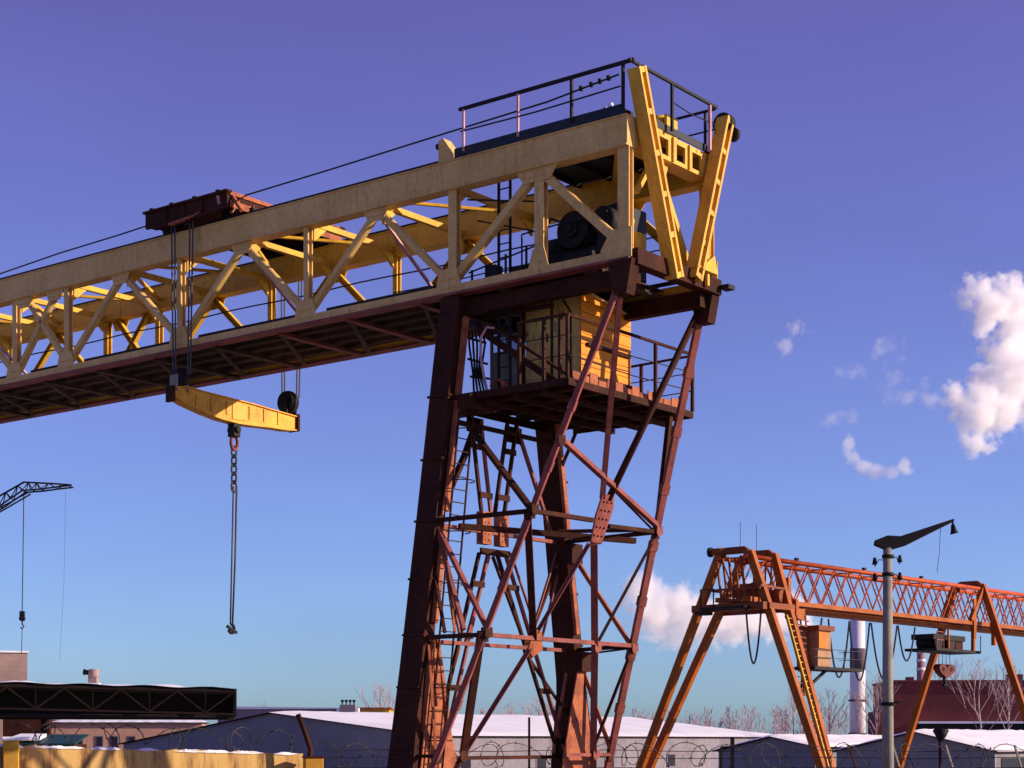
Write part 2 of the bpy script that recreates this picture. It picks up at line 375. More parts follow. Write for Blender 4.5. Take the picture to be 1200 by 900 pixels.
# top end beam with three square openings
b = MB(); T0, T1 = .06, .5
b.box(L(T0, .2, 13.46), L(T1, 3.12, 13.58)).box(L(T0, .2, 13.0), L(T1, 3.12, 13.09))
for w0, w1 in ((.2, 1.14), (1.5, 1.84), (2.2, 2.5), (2.88, 3.12)): b.box(L(T0, w0, 13.094), L(T0 + .06, w1, 13.456))
for w in (1.67, 2.35): b.box(L(T0 - .05, w - .03, 13.02), L(T0 - .004, w + .03, 13.56))
eb = P('top_end_beam', b, 'yellow_sunlit')
P('shade_backing', MB().box(L(T0 + .35, .25, 13.1), L(T0 + .38, 3.05, 13.45)), 'black', eb)  # black plate paints the shade inside the hollow beam
P('lambda_brace', MB().bar(L(.3, 1.35, 12.97), L(.3, 2.75, 10.8), .15, .12).bar(L(.3, 1.05, 12.75), L(.3, .55, 12.1), .12, .1), 'yellow')
P('lambda_gusset', MB().prism([L(.22, .75, 13.0), L(.22, 1.75, 13.0), L(.22, 1.6, 12.6), L(.22, 1.05, 12.6)], L(.03, 0, 0) - L(0, 0, 0)), 'yellow')
P('corner_stay', MB().bar(L(.5, .5, 10.7), L(.55, .8, 11.6), .07, .05), 'yellow_sunlit')
P('cable_box', MB().box(L(.3, .62, 10.7), L(.75, .95, 11.25)), 'yellow')

# top platform, kerb and guard rail
P('top_deck', MB().box(L(.52, .2, 13.62), L(3.9, W - .2, 13.66)).box(L(3.91, .2, 13.62), L(4.8, .7, 13.66)), 'navy')
for t in (1.0, 1.9, 2.8, 3.7):
    P('deck_joist', MB().box(L(t - .04, .18, 13.5), L(t + .04, W - .18, 13.61)), 'black')
P('deck_joist', MB().bar(L(.6, .3, 13.4), L(2.6, W - .3, 13.4), .1, .06), 'yellow')
P('toe_board', MB().box(L(.1, -.19, 13.60), L(4.9, -.165, 13.82)), 'navy')
P('toe_board', MB().box(L(.02, .2, 13.6), L(.045, 3.1, 13.76)), 'navy')
P('rail_stop', MB().prism([L(4.95, -.15, 13.6), L(5.42, -.15, 13.6), L(5.42, -.15, 14.12), L(5.28, -.15, 14.16), L(4.95, -.15, 13.72)], (0, .3, 0)), 'yellow_shaded')
P('buffer', MB().cyl(L(5.42, 0, 14.05), L(5.58, 0, 14.05), .075, n=10), 'black')
P('handrail', MB().bar(L(-.16, -.19, 14.7), L(4.75, -.19, 14.7), .07, .07), 'black')
P('handrail', MB().bar(L(-.1, -.3, 14.68), L(-.1, 3.3, 14.66), .06, .06), 'black')
P('handrail', MB().bar(L(-.1, 3.25, 14.62), L(2.2, 3.25, 14.62), .05, .05).bar(L(-.1, 3.25, 14.15), L(2.2, 3.25, 14.15), .03, .03), 'black')
for t, m in ((.12, 'black'), (1.5, 'black'), (3.0, 'pinkpost'), (4.6, 'pinkpost')):
    P('rail_post', MB().bar(L(t, -.21, 13.7), L(t, -.21, 14.67), .06 if m == 'black' else .045), m)
for w, m in ((1.4, 'black'), (3.0, 'pinkpost')):
    P('rail_post', MB().bar(L(-.1, w, 13.6), L(-.1, w, 14.65), .06), m)
P('rail_post', MB().bar(L(.18, 3.25, 13.6), L(.18, 3.25, 14.62), .05), 'black')
P('mid_wire', MB().tube([L(.2, -.2, 14.2), L(2.5, -.2, 14.15), L(4.7, -.2, 14.18)], .02, 5), 'cable')
P('mid_wire', MB().tube([L(-.1, 1.4, 14.25), L(-.1, 2.2, 14.2), L(-.1, 3.2, 14.25)], .015, 5), 'cable')
P('motor_box', MB().box(L(.7, 1.9, 13.67), L(1.5, 2.75, 14.2)).cyl(L(.95, 2.45, 14.2), L(.95, 2.45, 14.42), .2).box(L(.62, 2.3, 13.8), L(.69, 2.75, 14.4)), 'yellow')
P('insulator', MB().cyl(L(.55, -.05, 13.7), L(.55, -.05, 13.95), .09, .05).cyl(L(.72, -.05, 13.7), L(.72, -.05, 13.9), .08, .05), 'white')
P('lamp_bracket', MB().box(L(.4, .3, 13.67), L(.7, .6, 13.9)), 'black')
# messenger cable running the length of the girder to the end strut
cab = [L(.3, -.12, 14.5), L(2.4, .1, 14.44), L(5.6, .25, 14.44), L(9.5, .3, 14.36), L(12.6, .3, 14.3)]
c = P('power_cable', MB().tube(cab, .022, 5), 'cable')
cab2 = [L(15.3, .3, 14.25), L(17.5, .25, 14.15), L(20, .15, 14.05), L(23, .05, 13.86), L(26.5, 0, 13.78)]
P('power_cable', MB().tube(cab2, .022, 5), 'cable')
for t, z in ((.55, 14.493), (.8, 14.486), (1.05, 14.479), (1.35, 14.47)):
    wq = -.12 + .22 * (t + .03 - .3) / 2.1
    P('cable_clip', MB().box(L(t, wq - .035, z - .045), L(t + .07, wq + .035, z + .06)), 'black', c)

# winch on the lower deck
wn = P('winch', MB().box(L(1.45, .5, 10.72), L(3.75, 2.7, 11.02)).box(L(1.5, .8, 11.022), L(2.9, 2.4, 11.2)), 'black')
P('drum', MB().cyl(L(2.1, .65, 11.62), L(2.1, 2.55, 11.62), .36, n=24).cyl(L(2.1, .62, 11.62), L(2.1, .68, 11.62), .42, n=24).cyl(L(2.1, .52, 11.62), L(2.1, .62, 11.62), .19, n=18).cyl(L(2.1, .46, 11.62), L(2.1, .52, 11.62), .09, n=12).cyl(L(2.1, 2.52, 11.62), L(2.1, 2.58, 11.62), .42, n=24), 'black', wn)
P('gearbox', MB().prism([L(1.1, 1.1, 11.0), L(1.95, 1.1, 11.0), L(2.0, 1.1, 11.7), L(1.7, 1.1, 12.15), L(1.1, 1.1, 12.2)], (0, 1.1, 0)), 'navy', wn, .04)
P('motor', MB().cyl(L(2.6, 1.3, 11.45), L(3.2, 1.3, 11.45), .27, n=18).box(L(2.7, 1.15, 11.2), L(3.1, 1.45, 11.3)), 'black', wn)
P('brake', MB().cyl(L(1.35, .75, 11.75), L(1.35, 1.05, 11.75), .3, n=18).box(L(1.2, .78, 11.0), L(1.5, 1.0, 11.5)), 'black', wn)
P('hose', MB().tube([L(2.5, .8, 11.9), L(2.75, .7, 12.0), L(2.95, .7, 11.75), L(3.05, .7, 11.3), L(3.3, .7, 11.05)], .035), 'black', wn)
P('winch_rail', MB().bar(L(1.0, .45, 11.8), L(3.4, .45, 11.7), .03).bar(L(3.4, .45, 10.7), L(3.4, .45, 11.7), .03), 'cable', wn)
# ladder and cabinet between deck and girder top
b = MB()
for t in (3.78, 4.12): b.bar(L(t, .5, 8.2), L(t, .5, 13.3), .05)
z = 8.4
while z < 13.2: b.bar(L(3.78, .5, z), L(4.12, .5, z), .025); z += .32
P('access_ladder', b, 'black')
P('switch_box', MB().box(L(4.2, .45, 10.75), L(4.5, .75, 11.15)), 'navy')
P('deck_rail', MB().bar(L(3.6, .1, 10.5), L(3.6, .1, 11.2), .04).bar(L(3.0, .1, 10.5), L(3.0, .1, 11.3), .04).bar(L(4.6, .1, 10.4), L(4.6, .1, 11.0), .04).bar(L(2.7, .1, 11.25), L(4.7, .1, 10.95), .03), 'black')
P('deck_rail', MB().bar(L(2.75, .3, 12.3), L(4.9, .3, 12.75), .035).bar(L(2.75, .3, 11.6), L(4.6, .3, 12.2), .035).bar(L(2.75, .3, 10.7), L(2.75, .3, 12.3), .04), 'black')

# --------------------------------------------- the rigid leg
FT, FZ = .27, 10.25
def F(w, z): return L(FT + .362 * (FZ - z), w, z)          # the sloping front plane
def NW(z): return -.158 * (10.3 - z)                       # near edge of the splayed leg
def FW(z): return W + .158 * (10.3 - z)                    # far edge
def C(w, z): return L(5.1, w, z)                           # the plane of the two columns
def column(sign):
    w_at = (lambda z: NW(z)) if sign < 0 else (lambda z: FW(z))
    lv = [(10.0, .56, .30), (5, .60, .32), (1.6, .66, .36), (1.2, .68, .40), (-.6, .78, .85), (-3.0, .86, 1.15)]
    mb = MB(); vs = []; fs = []
    for z, tw, ww in lv:
        w = w_at(z)
        inner = w - sign * ww + sign * .15; outer = w + sign * .15
        for a, b_ in ((-1, outer), (1, outer), (1, inner), (-1, inner)): vs.append(L(5.1 + a * tw / 2, b_, z))
    for i in range(len(lv) - 1):
        for k in range(4): fs.append((i * 4 + k, i * 4 + (k + 1) % 4, i * 4 + 4 + (k + 1) % 4, i * 4 + 4 + k))
    fs += [(0, 1, 2, 3), tuple(range(len(vs) - 4, len(vs)))]
    mb.add(vs, fs)
    for z in (8.0, 6.5, 5.05, 3.7, 2.4, 1.2, -.3):         # diaphragm seams
        w = w_at(z); mb.box(L(4.77, w - .19, z), L(5.43, w + .19, z + .05))
    cl = P('leg_column', mb, 'rust_dark')
    mb = MB()
    for z0, z1 in ((9.9, 5.3), (4.9, 2.7), (2.2, .2)):     # orange bar paints sunlight onto the column's right side
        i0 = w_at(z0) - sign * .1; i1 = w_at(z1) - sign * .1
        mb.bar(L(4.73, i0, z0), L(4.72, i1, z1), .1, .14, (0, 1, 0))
    P('sunlit_edge', mb, 'rust_orange', cl)
    z = -3.0; w = w_at(z)
    P('bogie', MB().box(L(4.3, w - .9, -3.0), L(5.9, w + .9, -2.6)).cyl(L(4.8, w - .55, -3.1), L(5.4, w - .55, -3.1), .38, n=20).cyl(L(4.8, w + .55, -3.1), L(5.4, w + .55, -3.1), .38, n=20), 'rust_dark', cl)
    return cl
nc = column(-1); fc = column(1)
for sg, fn_, par in ((-1, NW, nc), (1, FW, fc)):
    q = [(2.1, .04), (2.1, .18), (-.5, 1.3), (-3, 1.9), (-3, .0), (-.5, .05)]
    P('base_gusset', MB().prism([L(4.64, fn_(z) - sg * o_, z) for z, o_ in q], L(.04, 0, 0) - L(0, 0, 0)), 'rust_orange', par)  # orange puts the sunlight on the dark column foot into the colour
P('base_stay', MB().bar(L(4.75, -1.15, 1.5), L(4.72, -1.0, -.2), .2, .12), 'rust_dark', nc)
P('base_stay', MB().bar(L(4.7, -1.05, 2.35), L(4.6, -.75, .3), .09).bar(L(4.7, -1.2, 2.3), L(4.6, -1.15, .8), .08), 'rust_orange', nc)

def strut(name, p, q, w, m='rust_red', rivets=False):
    mb = MB().bar(p, q, w, w * .8)
    P(name, mb, m)
def S(name, p, q, w=.1, m='rust_red', kind='angle'):
    mb = MB()
    if kind == 'angle': mb.angle(p, q, w, max(.02, w * .18))
    elif kind == 'tube': mb.tube([p, q], w / 2, 8)
    else: mb.bar(p, q, w, w * .8)
    return P(name, mb, m)
def lattice_strut(name, p, q, w=.16):
    mb = MB().bar(p, q, w, w * .75); d = Vector(q) - Vector(p); n = int(d.length / 1.3)
    for i in range(1, n):                               # splice plates
        c = Vector(p) + d * i / n; e = d.normalized() * .12
        mb.bar(c - e, c + e, w + .05, w * .75 + .03)
    return P(name, mb, 'rust_red')
A_top, B_top = F(0, 10.0), F(W, 10.0)
lattice_strut('main_strut', A_top, F(NW(-.5) - .05, -.5)); lattice_strut('main_strut', F(NW(-.5) - .05, -.52), F(NW(-3) , -3.0))
lattice_strut('main_strut', B_top, F(FW(-.5) + .02, -.5)); lattice_strut('main_strut', F(FW(-.5) + .02, -.52), F(FW(-3), -3.0))
PL = F(1.84, 5.13)
# sloping front face: crossing struts meeting at a riveted plate
S('front_strut', F(.1, 9.9), F(1.62, 5.6), .12, 'rust_red', 'bar')
S('front_strut', F(W - .1, 10.0), F(1.86, 5.6), .16, 'rust_dark', 'tube')
b = MB().prism([F(1.55, 5.68), F(2.0, 5.68), F(2.1, 5.4), F(2.05, 4.6), F(1.62, 4.6), F(1.52, 5.2)], Vector((.05, 0, .02)))
for i in range(5):
    for j in range(3):
        p = F(1.66 + j * .15, 4.75 + i * .19) + Vector((.06, 0, .02)); b.cyl(p, p + Vector((.03, 0, .01)), .025, n=6)
P('node_plate', b, 'rust_red')
S('front_strut', F(1.8, 4.6), F(3.04, 2.23), .17, 'rust_red', 'bar'); S('front_strut', F(3.04, 2.23), F(4.46, -.69), .17, 'rust_red', 'bar'); S('front_strut', F(4.46, -.7), F(5.0, -3.0), .17, 'rust_red', 'bar')
S('front_strut', F(1.6, 4.6), F(.58, 2.5), .09)
S('front_strut', F(.5, 2.15), F(-.97, -.54), .1, 'rust_red'); S('front_strut', F(-.97, -.56), F(-1.7, -3), .1, 'rust_red')
S('front_strut', F(-.96, 5.04), F(.54, 2.35), .16, 'rust_dark', 'bar')
S('front_strut', F(-1.4, 2.42), F(-.83, -.31), .16, 'rust_dark', 'bar'); S('front_strut', F(-.83, -.33), F(-1.9, -3), .14, 'rust_dark', 'bar')
S('front_strut', F(-.45, 6.64), F(4.2, 5.2), .13, 'rust_red', 'bar')
S('front_strut', F(4.2, 5.0), F(3.08, 2.35), .08, 'rust_dark', 'bar')
S('front_strut', F(4.6, 2.15), F(4.2, -.3), .09, 'rust_dark', 'bar')
# horizontals of the ring frames
for z, ww in ((5.08, .12), (2.36, .12), (-.35, .1)):
    S('ring_beam', L(4.8, NW(z), z), F(NW(z), z), ww, 'rust_dark', 'bar')
    if z > 5: 
        S('ring_beam', F(NW(z), z), F(1.5, z + .02), ww, 'rust_dark', 'bar'); S('ring_beam', F(2.15, z - .05), F(FW(z), z), ww, 'rust_dark', 'bar')
    else: S('ring_beam', F(NW(z) if z > 0 else 3.1, z), F(FW(z), z), ww, 'rust_red', 'bar')
    S('ring_beam', L(4.8, FW(z), z - .05), F(FW(z), z), ww, 'rust_dark', 'bar')
    S('ring_beam', C(NW(z) + .15, z - .06), C(FW(z) - .15, z - .06), .11, 'rust_red' if z > 0 else 'rust_dark', 'bar')
    for p in (F(NW(z), z), F(FW(z), z)): P('joint_plate', MB().bar(p - Vector((0, .0, .16)), p + Vector((0, 0, .16)), .2, .06), 'rust_dark')
S('ring_beam', L(4.5, NW(5.3) + .3, 4.95), F(3.4, 4.8), .16, 'rust_dark', 'bar')
b = MB().bar(L(3.7, 2.2, 5.02), L(2.55, 4.1, 5.15), .35, .06); P('loose_plank', b, 'rust_dark')
for w_, z_ in ((NW(2.4), 2.4), (FW(2.3), 2.3), (FW(5.1), 5.1), (NW(5.1), 5.1), (NW(6.64), 6.6), (-.9, -.35), (4.3, -.35), (3.04, 2.25)):
    c_ = F(w_, z_); P('node_gusset', MB().prism([c_ + Vector((.09, dy, dz)) for dy, dz in ((-.13, .1), (.12, .12), (.13, -.08), (-.06, -.15), (-.14, -.07))], (.02, 0, .008)), 'rust_dark' if w_ < 2 else 'rust_red')
P('joint_plate', MB().prism([F(.42, 2.55), F(.72, 2.5), F(.95, 2.1), F(.66, 1.9), F(.42, 2.1)], Vector((.05, 0, .02))), 'rust_orange')
# near face between column and main strut
def NP(t, z): return L(t, NW(z), z)
def nodeN(z): return F(NW(z), z)
S('face_brace', L(5.0, .55, 7.4), nodeN(5.1), .13, 'rust_dark', 'bar')
S('face_brace', NP(4.8, 4.85), nodeN(2.5), .11, 'rust_red', 'bar')
S('face_brace', NP(4.8, 4.75), NP(3.75, 2.5), .1, 'rust_red', 'bar')
S('face_brace', NP(4.85, 4.0), NP(4.3, 2.45), .07, 'rust_dark', 'bar')
S('face_brace', L(5.0, -.05, 6.1), L(5.0, .6, 7.35), .1, 'rust_dark', 'bar'); S('face_brace', NP(4.8, 5.3), L(5.0, .6, 7.2), .13, 'rust_dark', 'bar')
# far face
S('face_brace', L(4.8, FW(4.85), 4.85), F(FW(2.3) - .05, 2.35), .12, 'rust_orange', 'bar')
S('face_brace', L(4.8, FW(2.1), 2.1), F(FW(-.2) - .05, -.2), .12, 'rust_orange', 'bar')
S('face_brace', L(1.85, 4.35, 8.0), F(FW(5.1), 5.2), .14, 'rust_dark', 'bar')
S('face_brace', C(FW(6.3) - .1, 6.3), L(4.0, 3.6, 7.9), .07, 'rust_dark', 'bar')
# inner crossed pair with battens in the plane of the columns
def twin(w0, z0, w1, z1, m1, m2, nb, g=.26):
    for k, m in ((-1, m1), (1, m2)):
        S('twin_brace', C(w0 + k * g / 2, z0), C(w1 + k * g / 2, z1), .085, m, 'bar')
    for i in range(nb):
        f = (i + .6) / nb; w = w0 + (w1 - w0) * f; z = z0 + (z1 - z0) * f
        P('batten', MB().box(L(5.02, w - g / 2 - .05, z - .08), L(5.05, w + g / 2 + .05, z + .06)), 'rust_dark')
twin(.85, 7.7, 1.25, 5.45, 'rust_dark', 'rust_red', 2, .36)
twin(2.25, 7.75, 1.75, 5.45, 'rust_dark', 'rust_dark', 2, .36)
for w in (1.17, 1.83):
    b = MB().box(L(5.0, w - .17, 4.72), L(5.2, w + .17, 5.5))
    for i in range(5):
        for s_ in (-.06, .06):
            p = L(5.0, w + s_, 4.82 + i * .14); b.cyl(p, p + Vector((.02, 0, 0)), .022, n=6)
    P('splice_plate', b, 'rust_orange')
P('splice_plate', MB().box(L(5.0, .95, 4.46), L(5.06, 2.05, 4.62)), 'rust_dark')
twin(1.15, 4.5, -.62, -.5, 'rust_dark', 'rust_red', 4, .34); twin(1.85, 4.5, 4.4, -.5, 'rust_dark', 'rust_red', 4, .34)
twin(-.62, -.5, -1.4, -3, 'rust_dark', 'rust_red', 1, .34); twin(4.4, -.5, 5.2, -3, 'rust_dark', 'rust_red', 1, .34)
S('twin_brace', C(1.5, 4.45), C(2.9, 2.2), .07, 'rust_dark', 'bar'); S('twin_brace', C(1.35, 4.45), C(.45, 2.3), .07, 'rust_red', 'bar')
S('twin_brace', C(FW(4.3) - .25, 4.35), C(2.75, 2.2), .08, 'rust_dark', 'bar'); S('twin_brace', C(FW(4.6) - .1, 4.5), C(2.9, 2.4), .07, 'rust_red', 'bar')
S('twin_brace', C(2.75, 2.2), C(FW(1.0) - .2, .6), .07, 'rust_dark', 'bar')
S('twin_brace', C(FW(1.9) - .1, 1.9), C(3.95, -.3), .08, 'rust_orange', 'bar')
S('twin_brace', C(2.45, 7.7), C(FW(5.4) - .25, 5.2), .09, 'rust_red', 'bar')
for a_, b2 in (((4.2, 5.0), (2.9, 2.4)), ((3.4, 2.4), (4.35, 4.7)), ((-.55, 4.9), (.3, 2.35)), ((.25, 2.2), (-.9, -.3)), ((2.2, 4.6), (3.5, 2.3))):
    S('secondary_brace', C(*a_), C(*b2), .055, 'rust_red', 'bar')
for t0, z0, t1, z1 in ((4.75, 2.2, 4.2, -.3), (4.6, 7.3, 4.75, 5.2), (4.7, 4.7, 4.0, 2.45)):
    S('secondary_brace', NP(t0, z0), NP(t1, z1), .055, 'rust_orange', 'bar')
for t0, z0, t1, z1 in ((4.7, 7.6, 2.2, 5.1), (4.6, 2.2, 3.2, 2.3)):
    S('secondary_brace', L(t0, FW(z0), z0), L(t1, FW(z1), z1), .055, 'rust_dark', 'bar')
b = MB().box(C(.1, 7.75), C(FW(8) - .1, 7.95)).box(C(.5, 7.35), C(1.15, 7.72)).box(C(2.0, 7.3), C(2.65, 7.7)); b.box(L(5.0, 0, 7.45), L(5.09, 3.6, 7.55))
P('top_ring', b, 'rust_dark')
for z in (5.0, 2.3): P('column_gusset', MB().box(L(4.5, FW(z) - .25, z - .55), L(4.74, FW(z) + .2, z - .05)), 'rust_dark')
# caged ladder beside the near column
b = MB(); z0, z1 = 7.6, -3.2
for o in (0, .5):
    b.bar(L(4.55, NW(z0) + .0 + o, z0), L(4.55, NW(z1) + .25 + o, z1), .035)
z = z1 + .3
while z < z0:
    w = NW(z) + .25 * (z0 - z) / (z0 - z1); b.bar(L(4.55, w, z), L(4.55, w + .5, z), .022); z += .3
for i in range(7):                                     # safety hoops
    z = 7.2 - i * 1.2; w = NW(z) + .25 * (z0 - z) / (z0 - z1) + .25
    b.tube([L(4.55 - .35 * math.sin(a), w - .33 * math.cos(a), z) for a in [math.pi * k / 8 for k in range(9)]], .014, 4)
P('leg_ladder', b, 'rust_dark')

# --------------------------------------------- service platform and cabin
PW0, PW1, PT0, PT1 = -.1, 5.1, 1.69, 5.3
b = MB().box(L(PT0, PW0, 8.04), L(PT1, PW1, 8.10))
P('platform_floor', b, 'underside')
b = MB()
for w in (.3, 1.1, 1.9, 2.7, 3.5, 4.3): b.box(L(PT0 + .06, w - .05, 7.9), L(PT1, w + .05, 8.03))
for t in (2.4, 3.2, 4.0): b.box(L(t - .05, PW0 + .06, 7.78), L(t + .05, PW1 - .06, 7.895))
P('floor_joists', b, 'rust_dark')
b = MB().box(L(PT0 - .03, PW0, 7.93), L(PT0 + .03, PW1, 8.08)).box(L(PT0 + .035, PW0 - .03, 7.93), L(PT1, PW0 + .03, 8.08)).box(L(PT0 + .035, PW1 - .03, 7.93), L(PT1, PW1 + .03, 8.08))
P('floor_edge', b, 'rust_dark')
b = MB(); w = .15
while w < 4.9:
    hh = random.uniform(.12, .34); b.box(L(PT0 + .04, w, 8.101), L(PT0 + .07, w + .3, 8.10 + hh)); w += .34
P('toe_planks', b, 'rust_orange')
P('floor_bracket', MB().box(L(4.3, -.35, 7.7), L(5.4, .6, 8.03)), 'rust_dark')
RZ = 9.5
P('guard_rail', MB().bar(L(PT0, PW0, RZ), L(PT0, PW1 + .05, RZ), .06).bar(L(PT0, PW0, RZ), L(3.1, PW0, RZ), .06).bar(L(PT0, PW1, RZ - .03), L(4.6, PW1, RZ - .08), .05), 'rust_dark')
for t, w in ((PT0, PW0), (PT0, 3.45), (PT0, PW1), (1.9, PW0), (2.35, PW0), (3.05, PW0), (3.2, PW1), (4.5, PW1)):
    P('guard_post', MB().bar(L(t, w, 8.1), L(t, w, RZ - .03), .07), 'rust_dark')
for z in (8.6, 9.05):
    P('guard_wire', MB().tube([L(3.05, PW0, z), L(PT0, PW0, z), L(PT0, 2.5, z - .05), L(PT0, PW1, z), L(4.5, PW1, z - .04)], .014, 5), 'cable')
# cabin
CT0, CT1, CT2, CW0, CW1, CZ0, CZ1 = 2.2, 3.93, 4.85, 1.15, 3.2, 8.42, 10.36
cb = P('cabin', MB().prism([L(CT0 + .06, CW0, CZ0), L(CT0 + .06, CW1, CZ0), L(CT0 + .06, CW1, CZ1 - .28), L(CT0 + .06, CW0 + .9, CZ1 - .12), L(CT0 + .06, CW0, CZ1)], L(CT1 - .1, 0, 0) - L(0.06 + CT0 - .1 + .1, 0, 0)), 'cabin')
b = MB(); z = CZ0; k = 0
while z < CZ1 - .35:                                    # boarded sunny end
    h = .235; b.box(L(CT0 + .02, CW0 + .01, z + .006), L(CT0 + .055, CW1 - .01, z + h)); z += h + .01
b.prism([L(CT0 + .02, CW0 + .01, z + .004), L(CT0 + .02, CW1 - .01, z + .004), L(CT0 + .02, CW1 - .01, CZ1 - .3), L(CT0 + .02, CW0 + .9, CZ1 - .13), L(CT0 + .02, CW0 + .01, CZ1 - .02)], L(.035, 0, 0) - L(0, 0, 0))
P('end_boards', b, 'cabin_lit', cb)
P('corner_seam', MB().box(L(3.02, CW0 - .025, CZ0), L(3.07, CW0 - .003, CZ1 - .05)).box(L(3.84, CW0 - .03, CZ0), L(3.92, CW0 - .003, CZ1)), 'rust_dark', cb)
P('cabin_roof', MB().prism([L(CT0 - .06, CW0 - .08, CZ1 + .005), L(CT0 - .06, CW0 + .9, CZ1 - .11), L(CT0 - .06, CW1 + .08, CZ1 - .29), L(CT0 - .06, CW1 + .08, CZ1 - .25), L(CT0 - .06, CW0 + .9, CZ1 - .07), L(CT0 - .06, CW0 - .08, CZ1 + .045)], L(CT1 + .05, 0, 0) - L(CT0 - .06, 0, 0)), 'cabin', cb)
P('cabin_door', MB().box(L(3.1, CW0 - .018, CZ0 + .06), L(3.8, CW0 - .002, CZ1 - .15)), 'cabin', cb)
P('door_handle', MB().box(L(3.16, CW0 - .06, 9.3), L(3.2, CW0 - .02, 9.5)), 'black', cb)
P('conduit', MB().tube([L(2.5, CW0 - .03, CZ0), L(2.5, CW0 - .03, 9.9), L(2.7, CW0 - .03, 10.2), L(2.7, CW0 - .03, 10.38)], .022, 6), 'black', cb)
P('sill_board', MB().box(L(CT0 - .05, CW0 + .2, 9.12), L(CT0 + .018, CW1 - .1, 9.2)), 'rust_dark', cb)
P('cabin_skirt', MB().box(L(2.0, CW0 + .05, 8.105), L(4.8, CW1 - .05, 8.415)), 'rust_dark', cb)
gc = MB()
for t in (CT1 + .01, 4.38, CT2):
    for w in (CW0, CW1): gc.box(L(t - .03 if t > CT1 + .1 else t, w - .03, CZ0), L(t + .03, w + .03, CZ1 - .15))
for w in (CW0, CW1):
    gc.box(L(CT1 + .045, w - .02, CZ0), L(CT2 - .035, w + .02, CZ0 + .85)).box(L(CT1 + .045, w - .02, CZ1 - .3), L(CT2 - .035, w + .02, CZ1 - .15)).box(L(CT1 + .045, w - .018, 9.6), L(CT2 - .035, w + .018, 9.66))
gc.box(L(CT2 - .02, CW0 + .035, CZ0), L(CT2 + .02, CW1 - .035, CZ0 + .85)).box(L(CT1, CW0, CZ1 - .145), L(CT2 + .08, CW1, CZ1 - .1))
P('control_booth', gc, 'cabin_grey', cb)
P('window_pane', MB().box(L(CT1 + .06, CW0 - .005, 9.28), L(CT2 - .04, CW0 + .005, 10.05)), 'glass', cb)
# stair, hooped rail and clutter under the girder
P('stair_rail', MB().bar(L(4.1, .2, 9.65), L(1.75, .2, 8.12), .08, .06).bar(L(4.5, .3, 9.6), L(2.3, .3, 8.12), .05, .16), 'rust_dark')
P('hoop_rail', MB().tube([L(4.15, .1, 8.12), L(4.25, .1, 8.5), L(4.35, .1, 9.0), L(4.33, .1, 9.4), L(4.15, .1, 9.6), L(3.95, .1, 9.55)], .03, 6), 'pinkpost')
P('cable_coil', MB().tube([L(4.0 + .16 * math.cos(a) , .25 + .02 * a, 8.25 + .14 * math.sin(a)) for a in [k * .5 for k in range(40)]], .03, 5), 'rust_orange')
b = MB()
for i in range(5): b.tube([L(4.75, .15 + i * .1, 9.9), L(4.85 - i * .12, .3, 9.3), L(4.9 - i * .06, .5, 8.7), L(4.7, .3 + i * .15, 8.1)], .028, 5)
b.bar(L(4.9, .3, 9.5), L(4.5, .5, 9.35), .05).bar(L(4.9, .3, 9.0), L(4.45, .5, 8.85), .05).bar(L(4.9, .4, 8.6), L(4.4, .5, 8.5), .05)
P('hanging_cables', b, 'cable')
P('hatch_frame', MB().bar(L(4.6, .6, 10.0), L(2.6, .6, 9.98), .09).bar(L(4.2, .9, 9.75), L(4.9, .9, 9.7), .14), 'rust_dark')

# second leg far down the span, beyond the left edge of the picture
for sgn, fw in ((-1, NW), (1, FW)):
    P('far_leg_column', MB().bar(L(36.2, fw(10.3), 10.4), L(36.2, fw(-3), -3.0), .55, .4, (0, 1, 0)).box(L(35.4, fw(-3) - .9, -3.5), L(37, fw(-3) + .9, -3)), 'rust_dark')
for z in (6.5, 2.5): S('ring_beam', L(36.2, NW(z), z), L(36.2, FW(z), z), .14, 'rust_dark', 'bar')

# ================================================================== TROLLEY ON TOP, LIFTING BEAM AND SLING
def at_crane(t, w, z):
    p = L(t, w, z); c, s = math.cos(A_U), math.sin(A_U)
    return Vector((2.63 + c * p.x - s * p.y, 38 + s * p.x + c * p.y, p.z))
TR = 13.85
tr = empty('crane_trolley', at_crane(TR, W / 2, 13.62), A_U, 'rusty dark trolley frame riding on top of the yellow girder', 'trolley')
def T(t, w, z): return Vector((-(t - TR), w - W / 2, z - 13.70))
b = MB()
for w in (-.48, W + .4):
    b.box(T(12.3, w, 13.86), T(15.5, w + .08, 14.26)).box(T(12.25, w - .06, 14.26), T(15.55, w + .14, 14.32)).box(T(12.6, w - .05, 13.80), T(15.2, w + .13, 13.855))
b.box(T(12.3, -.395, 14.05), T(12.38, W + .395, 14.26)).box(T(15.42, -.395, 13.95), T(15.5, W + .395, 14.26)).box(T(12.4, -.39, 14.16), T(15.4, W + .39, 14.22))
for t in (13.2, 13.9, 14.6): b.box(T(t, -.52, 13.88), T(t + .04, -.485, 14.25))
tm = b.build('trolley_frame', M['rust_dark'], tr)
b = MB()
for i in range(8): b.bar(T(12.28, -.35 + i * .52, 13.74), T(12.28, -.1 + i * .52, 14.1), .1, .03)
b.box(T(12.26, -.4, 14.2), T(12.29, W + .4, 14.3)).bar(T(11.95, -.3, 13.75), T(12.3, -.3, 14.2), .08).box(T(12.24, -.4, 13.88), T(12.27, W + .4, 14.05))
b.build('end_frame', M['rust_orange'], tr)
for w in (0, W):
    for t in (12.75, 15.1):
        MB().cyl(T(t, w - .1, 13.86), T(t, w + .1, 13.86), .155, n=18).cyl(T(t, w + .05, 13.86), T(t, w + .1, 13.86), .19, n=18).build('wheel', M['black'], tr)
